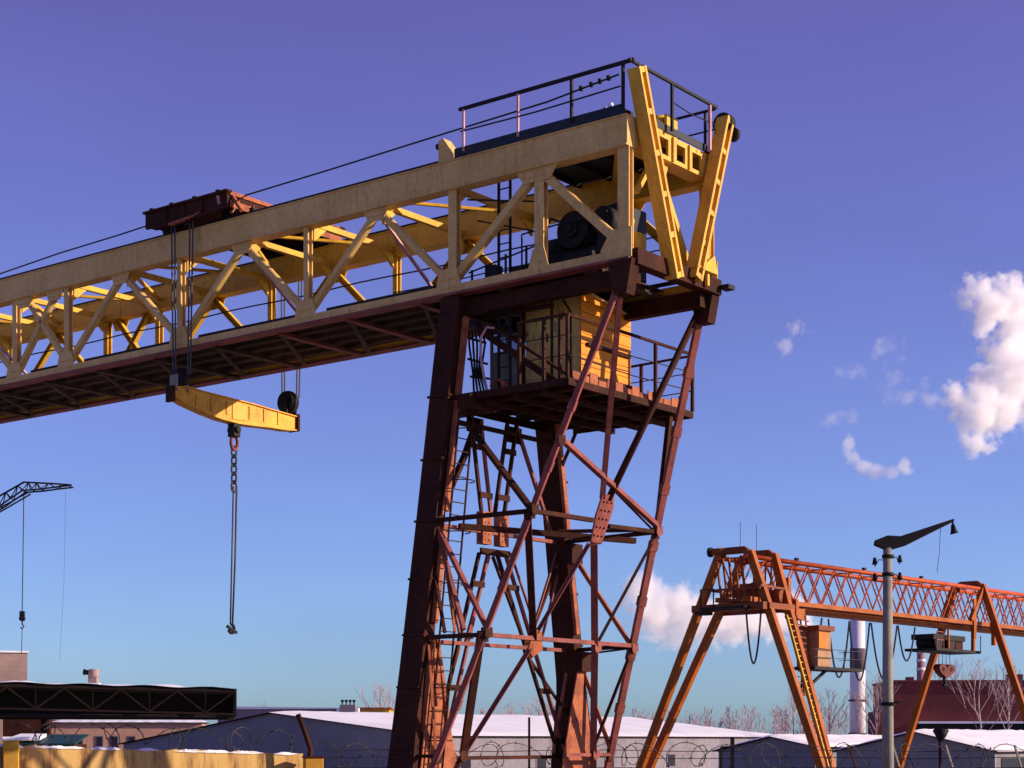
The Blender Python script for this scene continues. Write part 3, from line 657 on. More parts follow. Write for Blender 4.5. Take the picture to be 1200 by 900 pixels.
for w in (-.3, W + .3):
    MB().cyl(T(14.0, w - .12, 14.0), T(14.0, w + .12, 14.0), .25, n=20).cyl(T(14.5, w - .12, 14.0), T(14.5, w + .12, 14.0), .25, n=20).build('rope_sheave', M['black'], tr)
for t in (12.6, 13.5, 14.4, 15.2): MB().box(T(t, -.5, 14.325), T(t + .12, -.38, 14.38)).build('bolt_lug', M['black'], tr)
b = MB().bar(T(13.7, -.5, 13.84), T(14.5, -.5, 13.80), .1, .06).bar(T(13.3, -.5, 13.9), T(13.75, -.5, 13.82), .08, .05); b.build('hanger_bracket', M['rust_orange'], tr)
MB().bar(T(12.55, -.52, 13.98), T(12.6, -.52, 14.2), .06).build('hanger_bracket', M['pinkpost'], tr)
MB().box(T(11.75, -.08, 13.7), T(11.9, .08, 13.86)).build('rail_clamp', M['black'], tr)

LB = empty('lifting_beam', at_crane(14.35, W / 2, 8.72), A_U, 'amber spreader beam with a bowed belly hanging on ropes under the girder', 'lifting beam')
def B(t, w, z): return Vector((-(t - 14.35), w - W / 2, z - 8.72))
top = lambda w: 9.30 + .02 * math.sin(w)
def side(t0, th, m, name):
    ws = [-.55, -.2, .5, 1.1, 1.7, 2.3, 2.9, 3.6, 3.95]; lo = [9.12, 9.0, 8.86, 8.77, 8.74, 8.76, 8.80, 8.82, 8.86]; hi = [9.34, 9.42, 9.38, 9.36, 9.34, 9.32, 9.28, 9.24, 9.22]
    pts = [B(t0, w, z) for w, z in zip(ws, hi)] + [B(t0, w, z) for w, z in reversed(list(zip(ws, lo)))]
    return MB().prism(pts, B(t0 + th, 0, 0) - B(t0, 0, 0))
ws = [-.55, -.2, .5, 1.1, 1.7, 2.3, 2.9, 3.6, 3.95]; lo = [9.12, 9.0, 8.86, 8.77, 8.74, 8.76, 8.80, 8.82, 8.86]; hi = [9.34, 9.42, 9.38, 9.36, 9.34, 9.32, 9.28, 9.24, 9.22]
mb = side(14.24, .03, None, None); o = side(14.44, .03, None, None); mb.add(o.v, o.f)
for a in range(len(ws) - 1):
    mb.bar(B(14.355, ws[a], lo[a] - .015), B(14.355, ws[a + 1], lo[a + 1] - .015), .34, .03); mb.bar(B(14.355, ws[a], hi[a] + .015), B(14.355, ws[a + 1], hi[a + 1] + .015), .34, .03)
beam = mb.build('beam', M['amber'], LB)
for w in (.2, .75, 1.3, 2.15, 2.7, 3.25):
    MB().box(B(14.215, w - .025, 8.9), B(14.237, w + .025, 9.26)).build('stiffener', M['amber'], beam)
MB().box(B(14.215, 1.5, 8.82), B(14.236, 2.0, 9.24)).build('load_plate', M['yellow_sunlit'], beam)
MB().box(B(14.20, -.64, 8.98), B(14.5, -.56, 9.4)).build('end_cap', M['rust_dark'], beam)
MB().box(B(14.15, 3.96, 8.82), B(14.55, 4.03, 9.3)).build('end_cap', M['rust_dark'], beam)
for w, zz in ((-.3, 9.62), (3.75, 9.62)):
    sb = MB().cyl(B(14.35, w - .14, zz), B(14.35, w + .14, zz), .30 if w > 0 else .24, n=22).cyl(B(14.35, w - .04, zz), B(14.35, w + .04, zz), .33 if w > 0 else .26, n=22)
    sb.build('sheave_block', M['black'], LB)
    MB().box(B(14.2, w - .2, 9.28), B(14.5, w - .16, zz + .1)).box(B(14.2, w + .16, 9.28), B(14.5, w + .2, zz + .1)).build('shackle', M['concrete'] if w < 0 else M['black'], LB)
    for dt in (-.34, -.24, .24, .34):
        MB().tube([B(14.3 + dt, w + (.05 if abs(dt) > .2 else -.05), zz + .1), B(14.2 + dt * 1.25, w - .02 if w < 0 else w, 13.85)], .024, 5).build('wire_rope', M['steel_rope'], LB)

SL = empty('chain_sling', at_crane(14.35, W / 2, 3.0), A_U, 'long steel chain sling hanging from the middle of the amber beam', 'chain')
def G(t, w, z): return Vector((-(t - 14.35), w - W / 2, z - 3.0))
MB().box(G(14.22, 1.55, 8.35), G(14.48, 1.8, 8.72)).cyl(G(14.15, 1.68, 8.55), G(14.55, 1.68, 8.55), .09).build('swivel', M['black'], SL, bevel=.02)
MB().tube([G(14.35, 1.68 + .12 * math.sin(a), 8.2 + .2 * math.cos(a)) for a in [k * .42 for k in range(15)]], .045, 6).build('hook', M['rust_red'], SL)
def link(c, rot, a=.16, r=.035):
    pts = []
    for k in range(13):
        t = 2 * math.pi * k / 12; x = .09 * math.sin(t); z = a * math.cos(t)
        pts.append(c + (Vector((x, 0, z)) if rot else Vector((0, x, z))))
    return pts
mb = MB(); z = 7.95; i = 0
while z > 6.95: mb.tube(link(G(14.36, 1.68, z), i % 2), .03, 5); z -= .24; i += 1
mb.build('chain', M['steel_rope'], SL)
mb = MB()
mb.tube([G(14.36, 1.66, 7.0), G(14.40, 1.64, 5.0), G(14.44, 1.62, 3.2)], .024, 6).tube([G(14.36, 1.78, 7.0), G(14.40, 1.76, 5.0), G(14.44, 1.70, 3.2)], .028, 6)
mb.build('sling_leg', M['steel_rope'], SL)
mb = MB().tube([G(14.44, 1.66 + .1 * math.sin(a), 3.08 + .12 * math.cos(a)) for a in [k * .5 for k in range(10)]], .045, 5).bar(G(14.44, 1.5, 3.15), G(14.44, 1.85, 2.98), .07)
mb.build('end_hook', M['black'], SL)

# ================================================================== ORANGE GANTRY CRANE
OA = math.atan2(.75, .66)
oc = empty('orange_gantry_crane', (11.46, 85.26, 0), OA, 'orange gantry crane with crossed lattice girder on splayed tube legs', 'crane')
def O(s, y, z): return Vector((s, y, z + EYE))
S0, S1 = -1.4, 34.0
def Q(name, mb, m, parent=oc): return mb.build(name, M[m], parent)
HY = .8
for y in (-HY, HY):
    ch = Q('top_chord', MB().tube([O(S0, y, 8.85), O(S1, y, 8.85)], .12, 10), 'orange_red')
    q = S0 + .4; k = 0; pts = []
    while q < S1: pts.append(q); q += 1.3
    for a in pts[:27]:
        Q('lattice_bar', MB().tube([O(a, y, 8.78), O(a + 1.3, y, 6.95)], .042, 5, caps=False).tube([O(a, y, 6.95), O(a + 1.3, y, 8.78)], .042, 5, caps=False), 'orange_red', ch)
Q('bottom_chord', MB().box(O(S0, -HY - .12, 6.70), O(S1, -HY + .12, 6.92)), 'orange')
Q('bottom_chord', MB().box(O(S0, HY - .12, 6.70), O(S1, HY + .12, 6.92)), 'orange')
q = S0
while q < S1: Q('cross_member', MB().box(O(q, -HY + .13, 6.72), O(q + .1, HY - .13, 6.82)), 'orange_dk'); q += 1.3
q = S0 + .65
while q < S1: Q('top_tie', MB().bar(O(q, -HY, 8.86), O(q, HY, 8.86), .06), 'orange_dk'); q += 2.6
Q('runway_beam', MB().box(O(S0 + 1.2, -.08, 6.46), O(S1, .08, 6.69)).box(O(S0 + 1.2, -.2, 6.42), O(S1, .2, 6.457)), 'orange')
for s in (3.2, 9.8, 16.0): Q('lamp_bracket', MB().box(O(s - .12, -HY - .08, 8.98), O(s + .1, -HY + .08, 9.1)), 'black')
# left support: two A frames that close at the feet
def aframe(s, ds, yf, yr, twin=True, ztop=9.1):
    for d in ((-ds, ds) if twin else (0,)):
        Q('front_leg', MB().bar(O(s + d, -.85, ztop), O(s + d * .25, -.85 - (yf) , -3.4), .38, .30, (1, 0, 0)), 'orange')
        Q('rear_leg', MB().bar(O(s + d, .85, ztop), O(s + d * .25, .85 + yr, -3.4), .38, .30, (1, 0, 0)), 'orange')
        Q('top_crosspiece', MB().tube([O(s + d, -.75, ztop - .35), O(s + d, -.7, ztop), O(s + d, -.55, ztop + .08), O(s + d, .55, ztop + .08), O(s + d, .7, ztop), O(s + d, .75, ztop - .35)], .18, 10), 'orange_dk')
aframe(0, 1.05, 4.3, 6.4); aframe(23.2, 0, 4.4, 4.3, False)
Q('end_tube', MB().tube([O(-1.05, .6, 9.2), O(-1.2, 1.25, 9.17)], .17, 10), 'orange')
Q('tube_cap', MB().cyl(O(-1.2, 1.25, 9.17), O(-1.21, 1.4, 9.17), .24, n=14), 'black')
Q('support_beam', MB().box(O(-1.5, -1.9, 6.25), O(-1.15, 2.25, 6.6)).box(O(1.0, -1.9, 6.25), O(1.3, 2.25, 6.6)).box(O(-1.1, -2.0, 6.3), O(.95, -1.75, 6.58)), 'orange_dk')
Q('end_walkway', MB().box(O(-2.0, -1.2, 6.30), O(-1.55, 1.4, 6.42)).box(O(-2.0, 1.2, 6.1), O(-1.2, 1.7, 6.24)), 'black')
Q('end_walkway', MB().bar(O(-2, 1.35, 6.4), O(-2, 1.35, 7.3), .05).bar(O(-2, 1.35, 7.3), O(-2, .6, 7.3), .05).bar(O(-2, .6, 6.4), O(-2, .6, 7.3), .05), 'cable')
mb = MB()
for i in range(5):
    a = -1.3 + i * .5; mb.bar(O(-1.3, -HY + i * .35, 6.7), O(-1.3, -HY + i * .35 + .3, 8.8), .09).bar(O(a, -1.2, 6.6), O(a + .4, -1.0, 8.6), .08)
mb.bar(O(-1.3, -1.6, 7.4), O(1.2, -1.6, 7.35), .1).bar(O(-1.3, 1.4, 7.3), O(1.2, 1.4, 7.3), .1).bar(O(-1.3, 1.4, 7.3), O(-1.3, -1.6, 7.3), .1)
Q('support_bracing', mb, 'orange_dk')
mb = MB().box(O(-.5, -1.0, 6.95), O(.5, .5, 7.6)).cyl(O(-.9, -.9, 7.3), O(-.3, -.9, 7.3), .3).cyl(O(.7, -1.6, 7.0), O(.7, -1.0, 7.0), .35)
Q('winch_unit', mb, 'orange_dk')
Q('portal_post', MB().box(O(1.9, -1.15, 6.0), O(2.15, -.93, 8.0)).box(O(2.6, -1.15, 6.0), O(2.85, -.93, 7.0)).box(O(2.9, -1.1, 6.0), O(3.5, -.7, 6.55)), 'orange')
for s in (-.6, .8): Q('mast', MB().tube([O(s, 0, 9.1), O(s, 0, 10.6)], .014, 4), 'cable')
# ladder on the front leg
mb = MB(); p0, p1 = Vector(O(.55, -1.9, 6.0)), Vector(O(.25, -5.0, -3.2)); n = Vector((.28, 0, 0))
off = Vector((.1, -.12, .05)); mb.bar(p0 - n + off, p1 - n + off, .07).bar(p0 + n + off, p1 + n + off, .07)
for i in range(30):
    c = p0 + (p1 - p0) * (i + .5) / 30 + off; mb.bar(c - n, c + n, .06, .04)
Q('leg_ladder', mb, 'yellow')
# operator cab
Q('cab_platform', MB().box(O(1.5, -2.9, 3.45), O(6.0, -1.5, 3.6)).bar(O(1.6, -2.2, 2.4), O(3.6, -2.2, 3.45), .12).bar(O(1.3, -2.2, 1.9), O(1.6, -2.2, 3.5), .12), 'black')
cbx = Q('operator_cab', MB().box(O(2.0, -2.75, 3.62), O(3.2, -1.55, 5.35)), 'cabin_cream')
Q('cab_roof', MB().box(O(1.85, -2.9, 5.36), O(3.35, -1.4, 5.6)), 'orange_dk', cbx)
Q('cab_panel', MB().box(O(2.03, -2.80, 4.5), O(2.75, -2.755, 5.3)), 'orange_hot', cbx)
Q('cab_window', MB().box(O(3.205, -2.6, 4.5), O(3.23, -1.7, 5.25)), 'pane_dark', cbx)
mb = MB()
for z in (4.05, 4.45): mb.bar(O(1.5, -2.85, z), O(5.95, -2.85, z), .03).bar(O(5.95, -2.85, z), O(5.95, -1.55, z), .03)
for s in (4.3, 5.1, 5.95): mb.bar(O(s, -2.85, 3.6), O(s, -2.85, 4.45), .04)
Q('cab_railing', mb, 'navy')
mb = MB()
for i in range(14):
    z = 5.9 - i * .28; mb.bar(O(1.1, -2.2, z), O(1.9, -2.3, z - .1), .06, .05)
mb.bar(O(1.1, -2.1, 6.1), O(1.2, -2.5, 2.2), .07).bar(O(1.9, -2.1, 6.1), O(1.9, -2.5, 2.2), .07)
Q('cab_ladder', mb, 'orange_dk')
# festoon cables hanging under the runway
def loop(s0, s1, z0, dz, y=-.2):
    return [O(s0 + (s1 - s0) * i / 16, y, z0 - dz * (1 - (2 * i / 16 - 1) ** 2) ) for i in range(17)]
for s0, s1, dz, y in ((-1.6, -.3, 2.6, -1.0), (4.3, 6.4, 2.3, -.3), (7.2, 9.3, 3.0, -.2), (9.3, 11.4, 3.1, -.2), (11.4, 14.2, 3.0, -.3), (14.3, 16.2, 1.9, -.3)):
    Q('festoon_cable', MB().tube(loop(s0, s1, 6.3, dz, y), .05, 5), 'cable')
# wheels under each foot
for s, y in ((0, -5.15), (0, 7.25), (23.2, -5.25), (23.2, 5.15)):
    Q('bogie', MB().box(O(s - .9, y - .35, -3.3), O(s + .9, y + .35, -2.9)).cyl(O(s - .5, y - .2, -3.15), O(s - .5, y + .2, -3.15), .35).cyl(O(s + .5, y - .2, -3.15), O(s + .5, y + .2, -3.15), .35), 'orange_dk')
Q('right_frame', MB().box(O(21.9, -1.0, 5.9), O(22.2, -.92, 8.2)).box(O(24.2, -1.15, 5.6), O(24.45, -.93, 7.3)).bar(O(21.6, -.93, 6.95), O(23.1, -.93, 8.9), .22), 'orange')

def at_orange(s, y, z):
    p = O(s, y, z); c, k = math.cos(OA), math.sin(OA)
    return Vector((11.46 + c * p.x - k * p.y, 85.26 + k * p.x + c * p.y, p.z))
ht = empty('hoist_trolley', at_orange(19.5, 0, 5.0), OA, 'black hoist trolley slung under the right end of the orange girder', 'trolley')
def H(s, y, z): return Vector((s - 19.5, y, z - 5.0))
MB().box(H(17.4, -1.0, 5.05), H(22.8, 1.0, 5.2)).box(H(17.6, -.7, 5.7), H(21.4, .7, 6.0)).build('frame', M['black'], ht)
for s in (18.3, 19.8): MB().cyl(H(s, -.6, 5.55), H(s, .6, 5.55), .34, n=18).cyl(H(s, -.65, 5.55), H(s, -.58, 5.55), .45, n=18).build('rope_drum', M['black'], ht)
MB().box(H(20.4, -.6, 5.21), H(21.3, .5, 5.7)).build('motor', M['rust_dark'], ht)
MB().box(H(21.9, -.98, 5.21), H(22.1, -.8, 6.6)).box(H(19.0, -.9, 5.22), H(19.1, -.8, 6.3)).build('hanger', M['orange'], ht)
mb = MB()
for s in (17.4, 18.2, 22.7): mb.bar(H(s, -1, 5.2), H(s, -1, 6.1), .04)
mb.bar(H(17.4, -1, 6.1), H(18.2, -1, 6.1), .04).bar(H(17.4, -1, 5.65), H(18.2, -1, 5.65), .04); mb.build('railing', M['rust_red'], ht)
hb = empty('hook_block', at_orange(20.2, 0, 3.0), OA, 'red heart shaped hook block hanging below the black hoist trolley', 'hook block')
def hk(x, y, z): return Vector((x * .8, y, (z - 4.4) * .8 + 1.4))
# cheeks of two side by side sheaves that narrow to the hook
pts = []
for k in range(9): a = math.pi - k * math.pi / 8; pts.append(hk(-.62 + .6 * math.cos(a), -.2, 4.05 + .34 * math.sin(a)))
for k in range(9): a = math.pi - k * math.pi / 8; pts.append(hk(.62 + .6 * math.cos(a), -.2, 4.05 + .34 * math.sin(a)))
pts += [hk(.9, -.2, 3.75), hk(.15, -.2, 3.42), hk(-.15, -.2, 3.42), hk(-.9, -.2, 3.75)]
MB().prism(pts, (0, .4, 0)).build('cheek_plates', surf('hook_block_red', (.13, .022, .02), (.08, .018, .016), 2, rough=.6), hb)
for x in (-.62, .62): MB().cyl(hk(x, -.23, 4.02), hk(x, .23, 4.02), .12, n=14).build('sheave', M['rust_dark'], hb)
MB().tube([hk(0, 0, 3.45), hk(0, 0, 3.2), hk(.18, 0, 3.0), hk(.05, 0, 2.8), hk(-.15, 0, 2.9)], .09, 8).build('hook', M['black'], hb)
for x in (-.9, -.3, .3, .9): MB().tube([hk(x, 0, 4.1), hk(x * .8, 0, 5.5)], .02, 4).build('wire_rope', M['steel_rope'], hb)

# ================================================================== STREET LAMP ON CONCRETE POLE
lp = empty('street_lamp', (10.74, 50, 0), 0, 'grey concrete lamp post with a dark slanting arm and insulators', 'street lamp')
MB().tube([(0, 0, 0), (-.01, 0, 9.0)], .19, 16, .128).build('pole', M['concrete'], lp)
b = MB().prism([(-.40, -.1, 9.08), (-.38, -.1, 9.22), (-.02, -.1, 9.36), (.35, -.1, 9.34), (1.88, -.1, 9.84), (1.88, -.1, 9.76), (.5, -.1, 9.07), (.12, -.1, 8.96), (-.1, -.1, 8.96)], (0, .2, 0))
b.box((-.09, -.09, 8.85), (.08, .09, 8.96)); b.build('arm', M['black'], lp, bevel=.03)
MB().tube([(1.84, 0, 9.78), (1.86, 0, 9.66)], .03, 8).tube([(1.85, 0, 9.68), (1.88, 0, 9.5), (1.9, 0, 9.42)], .05, 12, .13).build('lamp_shade', M['black'], lp)
for z, r in ((8.76, .17), (8.25, .17), (4.55, .2)):
    MB().tube([(0, 0, z - .05), (0, 0, z + .05)], r, 14).build('clamp_band', M['black'], lp)
MB().bar((0, -.2, 4.55), (.28, -.22, 4.6), .05).build('hook_arm', M['black'], lp)
for x, z in ((-.38, 8.55), (.34, 8.62), (-.38, 8.1), (.34, 8.13)):
    i = MB().tube([(x, 0, z - .02), (x, 0, z + .08), (x, 0, z + .18)], .075, 10, .04).build('insulator', M['black'], lp)
    MB().tube([(0, 0, z + .1), (x * .7, 0, z + .12), (x, 0, z - .08), (x, 0, z)], .015, 5).build('pin', M['black'], i)
MB().tube([(1.5, 0, 9.6), (1.47, 0, 8.9), (1.4, 0, 8.3)], .008, 4).build('loose_wire', M['cable'], lp)

# ================================================================== WALL, PILLARS, WIRE, FENCE
def seg_wall():
    a, e = Vector((-13.73, 43.4)), Vector((-5.73, 48.0)); d = (e - a); n = d.length; d.normalize(); nn = Vector((-d.y, d.x))
    w = empty('yard_wall', (a.x, a.y, 0), math.atan2(d.y, d.x), 'ochre concrete yard wall streaked with rust, snow along its top', 'wall')
    x = 0; tz = EYE - .10; k = 0; cuts = [0, 2.1, 3.3, 4.3, 6.4, 7.9, n]
    for x0, x1 in zip(cuts, cuts[1:]):
        zt = EYE - .10 - .27 * (x0 / n) - random.uniform(0, .03)
        top = [(x0 + .004 + (x1 - x0 - .008) * i / 8, 0, zt + random.uniform(-.03, .02) - .02 * i / 8) for i in range(9)]
        MB().prism([(x0 + .004, 0, 0)] + top + [(x1 - .004, 0, 0)], (0, .2, 0)).build('panel', M['wall'], w)
    for i in range(34):
        x = random.uniform(.6, n - .3); zt = EYE - .11 - .27 * (x / n); lx = random.uniform(.08, .4)
        b = MB(); m = 8
        vs = []; fs = []
        for j in range(m):
            for k2, (yy, hh) in enumerate(((-.03, -.02), (.03, .05), (.12, .06), (.22, -.02))):
                f = math.sin(math.pi * (j + .15) / (m - .7)); vs.append((x - lx + 2 * lx * j / (m - 1), yy, zt + hh * max(f, .1) * random.uniform(.7, 1.3)))
        for j in range(m - 1):
            for k2 in range(3): fs.append((j * 4 + k2, j * 4 + k2 + 1, j * 4 + 5 + k2, j * 4 + 4 + k2))
        b.add(vs, fs, True); b.build('snow_cap', M['snow'], w)
    return w
seg_wall()
def pillar(px, Y, top, wd, label, snow):
    x = (px - 600) / 2051 * Y
    p = empty('wall_pillar', (x, Y, 0), R(14), label, 'pillar', 'ochre pillars of the yard wall')
    MB().box((-wd / 2, -wd / 2, 0), (wd / 2, wd / 2, EYE + top)).build('shaft', M['ochre'], p, bevel=.02)
    if snow: MB().box((-wd / 2 - .04, -wd / 2 - .04, EYE + top), (wd / 2 + .3, wd / 2 + .04, EYE + top + .1)).build('snow_cap', M['snow'], p, bevel=.04)
    else: MB().box((-wd / 2 - .02, -wd / 2 - .02, EYE + top), (wd / 2 + .02, wd / 2 + .02, EYE + top + .05)).build('coping', M['rust_dark'], p)
pillar(13, 43.8, .0, .38, 'ochre pillar capped with snow at the left end of wall', True)
pillar(367, 47.5, -.47, .50, 'short ochre pillar at the right end of wall, beside the bent post', False)
bp_ = MB().tube([(-5.73, 47.4, 0), (-5.52, 47.4, 2.8), (-5.45, 47.4, 3.25), (-5.62, 47.4, 3.75), (-5.80, 47.4, 4.22)], .07, 8)
tag(bp_.build('bent_post', M['rust_dark']), 'dark bent iron post leaning out above the short ochre pillar', 'post')

def coil(name, p, q, r, pitch, label, cat='razor wire'):
    p = Vector(p); q = Vector(q); d = (q - p); n = int(d.length / pitch); s = random.Random(5); pts = []
    dn = d.normalized(); sd = Vector((-dn.y, dn.x, 0)); up = Vector((0, 0, 1)); b = MB()
    for i in range(n * 14):
        a = 2 * math.pi * i / 14; f = i / (n * 14); rr = r * (1 + .14 * math.sin(a * .31) + .1 * math.sin(a * .83)); sag = .12 * r * math.sin(f * 31)
        pts.append(p + d * f + dn * (rr * .85 * math.sin(a + .5 * math.sin(a * .21)) + .5 * pitch * math.sin(a * .37)) + sd * rr * math.sin(a) * .6 + up * (rr * math.cos(a) + sag))
    b.tube(pts, .013, 4)
    for i in range(0, len(pts) - 1, 2):
        c = pts[i]; t = Vector((s.uniform(-1, 1), s.uniform(-1, 1), s.uniform(-1, 1))).normalized() * .045
        b.bar(c - t, c + t, .012, .03)
    return tag(b.build(name, M['wire']), label, cat)
coil('razor_wire', (-12.6, 44.2, EYE + .20), (-6.0, 47.9, EYE - .02), .27, .60, 'rusty coil of razor wire along the top of the ochre wall')
coil('razor_wire', (-6.2, 55.5, EYE - .42), (17.5, 55.5, EYE - .50), .36, .80, 'loose razor wire coil running behind the crane leg')

fx = [-5.6, -.5, .55, 3.8, 7.0, 9.0, 11.0, 12.4, 14.1, 15.0, 16.3]
fn = empty('wire_fence', (-6, 56, 0), 0, 'low wire mesh fence on thin dark posts behind the crane leg', 'fence')
for x in fx:
    MB().bar((x + 6, 0, 0), (x + 6, 0, EYE - .85), .09).build('post', M['rust_dark'], fn)
    lx = random.choice((-.25, .3, -.4)); 
    if x > 9.2: MB().bar((x + 6, 0, EYE - .86), (x + 6 + lx, -.1, EYE - .15 + random.uniform(-.1, .1)), .055).build('outrigger', M['concrete'] if x > 11.2 else M['rust_dark'], fn)
for z in (.5, 1.2, 1.9, 2.4, 2.62, EYE - .55, EYE - .32): MB().tube([(-.2 + i * 1.9, .02 * math.sin(i * 2.1), z + .03 * math.sin(i * 1.7)) for i in range(14)], .012, 4).build('strand', M['wire'], fn)
MB().bar((6.55, .05, 0), (6.55, .05, EYE + .75), .075).build('post', M['rust_dark'], fn)
gp = empty('gate_post', (7.05, 56, 0), 0, 'dark square gate post with a side bracket beside the orange leg', 'post')
MB().box((-.06, -.06, 0), (.06, .06, EYE + .12)).build('shaft', M['black'], gp)
MB().bar((-.06, 0, EYE - .2), (-.36, 0, EYE - .2), .05).bar((-.36, 0, EYE - .2), (-.36, 0, 2.2), .07).build('bracket', M['black'], gp)
hl = empty('horn_speaker', (13.7, 56, 0), 0, 'black cone shaped horn on a thin post in front of the sheds', 'loudspeaker')
MB().tube([(0, 0, 0), (0, 0, EYE)], .05, 8).build('post', M['rust_dark'], hl)
MB().tube([(0, 0, EYE - .02), (.02, 0, EYE + .14), (.02, 0, EYE + .32)], .07, 14, .26).tube([(.02, 0, EYE + .32), (.02, 0, EYE + .38)], .26, 14, .2).build('horn', M['black'], hl)

# ================================================================== BUILDINGS
def sheet_mat(name, c): return surf(name, c, rough=.8)
VD = Vector((.6157, .788)); UD = Vector((-.788, .6157))
def shed(name, apex, half_l, half_r, zr, zl, zrt, length, label, front='gable', sidem='sidewall', wins=0, door=False):
    """gable front faces the camera's left; local x runs to the right along the gable, local y runs back"""
    o = empty(name, (apex[0], apex[1], 0), A_U, label, 'warehouse' if length > 30 else 'shed')
    fr = [(-half_l, 0, 0), (half_r, 0, 0), (half_r, 0, zrt), (0, 0, zr), (-half_l, 0, zl)]
    MB().prism(fr, (0, .25, 0)).build('gable_wall', M[front], o)
    MB().box((half_r - .25, .26, 0), (half_r, length, zrt - .05)).build('side_wall', M[sidem], o)
    MB().box((-half_l, .26, 0), (-half_l + .25, length, zl - .05)).build('side_wall', M[sidem], o)
    MB().prism([(p[0], length - .26, p[2] - .05) for p in fr[:2]] + [(p[0], length - .26, p[2] - .06) for p in fr[2:]], (0, .25, 0)).build('gable_wall', M[front], o)
    ov = .35; th = .26
    for sgn, h, z in ((1, half_r, zrt), (-1, half_l, zl)):
        m = (z - zr) / h; xe = sgn * (h + ov); ze = zr + m * (h + ov)
        MB().prism([(0, -ov, zr + .01), (xe, -ov, ze + .01), (xe, -ov, ze + .08), (0, -ov, zr + .08)], (0, length + 2 * ov, 0)).build('roof', M['rust_dark'], o)
        n = 30; ny = 14; rs = random.Random(3); vs = []; fs = []
        for i in range(n + 1):
            for j in range(ny + 1):
                f = j / ny; e = 0 if i in (0, n) or j == ny else 1
                vs.append((xe * f * (1.005 if j == ny else 1), -ov - .02 + (length + 2 * ov + .04) * i / n, zr + .082 + m * abs(xe) * f + (.12 + .09 * rs.random()) * e))
        for i in range(n):
            for j in range(ny): fs.append((i * (ny + 1) + j, (i + 1) * (ny + 1) + j, (i + 1) * (ny + 1) + j + 1, i * (ny + 1) + j + 1))
        MB().add(vs, fs, True).build('snow_cover', M['snow'], o)
    for k in range(wins):
        y = 3 + k * (length - 5) / max(wins - 1, 1)
        wv = MB().box((half_r + .005, y, 1.0), (half_r + .06, y + 1.5, 2.3)).build('window', M['greywall'], o)
        MB().box((half_r + .062, y + .12, 1.1), (half_r + .08, y + 1.38, 2.2)).build('pane', M['pane_dark'], wv)
    if name == 'shed' and label.startswith('dark gabled shed at'):
        MB().box((half_r + .004, 1.0, 0), (half_r + .05, 7.5, 2.35)).build('gateway', M['pane_dark'], o)
    if door: MB().box((-.9, -.06, 0), (.9, -.005, 2.4)).build('door', M['pane_dark'], o)
    return o
shed('warehouse', (-20.6, 150), 19.5, 18.4, 5.85, 3.2, 3.85, 56, 'wide grey gabled warehouse under white snow behind the crane leg', wins=6)
shed('shed', (19.3, 130), 4.6, 3.6, 3.75, 2.75, 3.05, 22, 'dark low gabled shed with snowy roof behind the orange crane leg')
shed('shed', (27.2, 118), 5.9, 5.6, 4.05, 2.75, 2.8, 26, 'dark gabled shed at the right edge below the red brick hall')

# truss canopy at the left
def px(x, Y): return (x - 600) / 2051 * Y
def pz(y, Y): return EYE + (868 - y) / 2051 * Y
CY = 112
cn = empty('canopy', (px(277, CY), CY, 0), R(9.6), 'long black canopy with a rusty truss front and snow on its roof', 'canopy')
cl, ztop, zbot = -22.0, pz(808, CY), pz(838, CY)
sl = .012
mb = MB().prism([(0, 0, ztop - .25), (cl, 0, ztop - .25 + .45), (cl, 0, ztop + .45), (0, 0, ztop)], (0, 16, 0)); mb.build('roof', M['canopy_dark'], cn)
vs = []; fs = []; n = 60
for i in range(n + 1):
    x = cl + (0.1 - cl) * i / n
    for j in range(4): vs.append((x, -.12 + j * 5.3, ztop + .002 - .45 * (x / -cl) + (.09 + .05 * math.sin(i * .6) if j == 0 else .26 + .12 * math.sin(i * .5) * math.sin(i * .23) + random.uniform(-.03, .05))))
for i in range(n):
    for j in range(3): fs.append((i * 4 + j, i * 4 + j + 1, i * 4 + 5 + j, i * 4 + 4 + j))
MB().add(vs, fs, True).build('snow_cover', M['snow'], cn)
def zt(x): return ztop - .25 - .45 * (x / -cl)
def zb(x): return zbot - .35 * (x / -cl) * 1.4
MB().prism([(0, -.05, zb(0)), (0, -.05, zb(0) + .12), (cl, -.05, zb(cl) + .12), (cl, -.05, zb(cl))], (0, .1, 0)).build('bottom_chord', M['truss_rust'], cn)
MB().bar((0, -.02, zt(0) + .1), (cl, -.02, zt(cl) + .1), .10).build('top_chord', M['truss_rust'], cn)
MB().box((-.1, -.04, zb(0)), (.02, 15.8, zt(0) + .22)).build('end_plate', M['canopy_dark'], cn)
k = 0; x = -.2
while x > cl + 2:
    a, b_ = (x, x - 1.75) if k % 2 else (x - 1.75, x)
    MB().bar((a, -.03, zb(a) + .1), (b_, -.03, zt(b_) + .05), .09).build('truss_web', M['truss_rust'], cn); 
    if k % 2: MB().bar((x, -.02, zb(x) + .1), (x, -.02, zt(x)), .05).build('truss_web', M['truss_rust'], cn)
    x -= 1.75; k += 1
MB().box((cl, 5.0, zbot - .25), (-.15, 5.1, zt(cl))).build('back_sheet', M['canopy_dark'], cn)
for x in (-13, -20.5): MB().box((x, 9, 0), (x + .35, 9.35, zb(x) + 2)).build('post', M['canopy_dark'], cn)
mb = MB(); 
for j in range(3): mb.box((cl, .3 + j * 2.2, zbot - .15), (-.2, .5 + j * 2.2, zbot + .05))
mb.build('purlin', M['canopy_dark'], cn)
ru = empty('rooftop_fan', (px(98, CY), CY + 2.5, ztop + .38), 0, 'pale roof ventilator with a dark mouth on the canopy roof', 'ventilator')
MB().box((-.45, -.3, 0), (.45, .3, .12)).build('base', M['white'], ru)
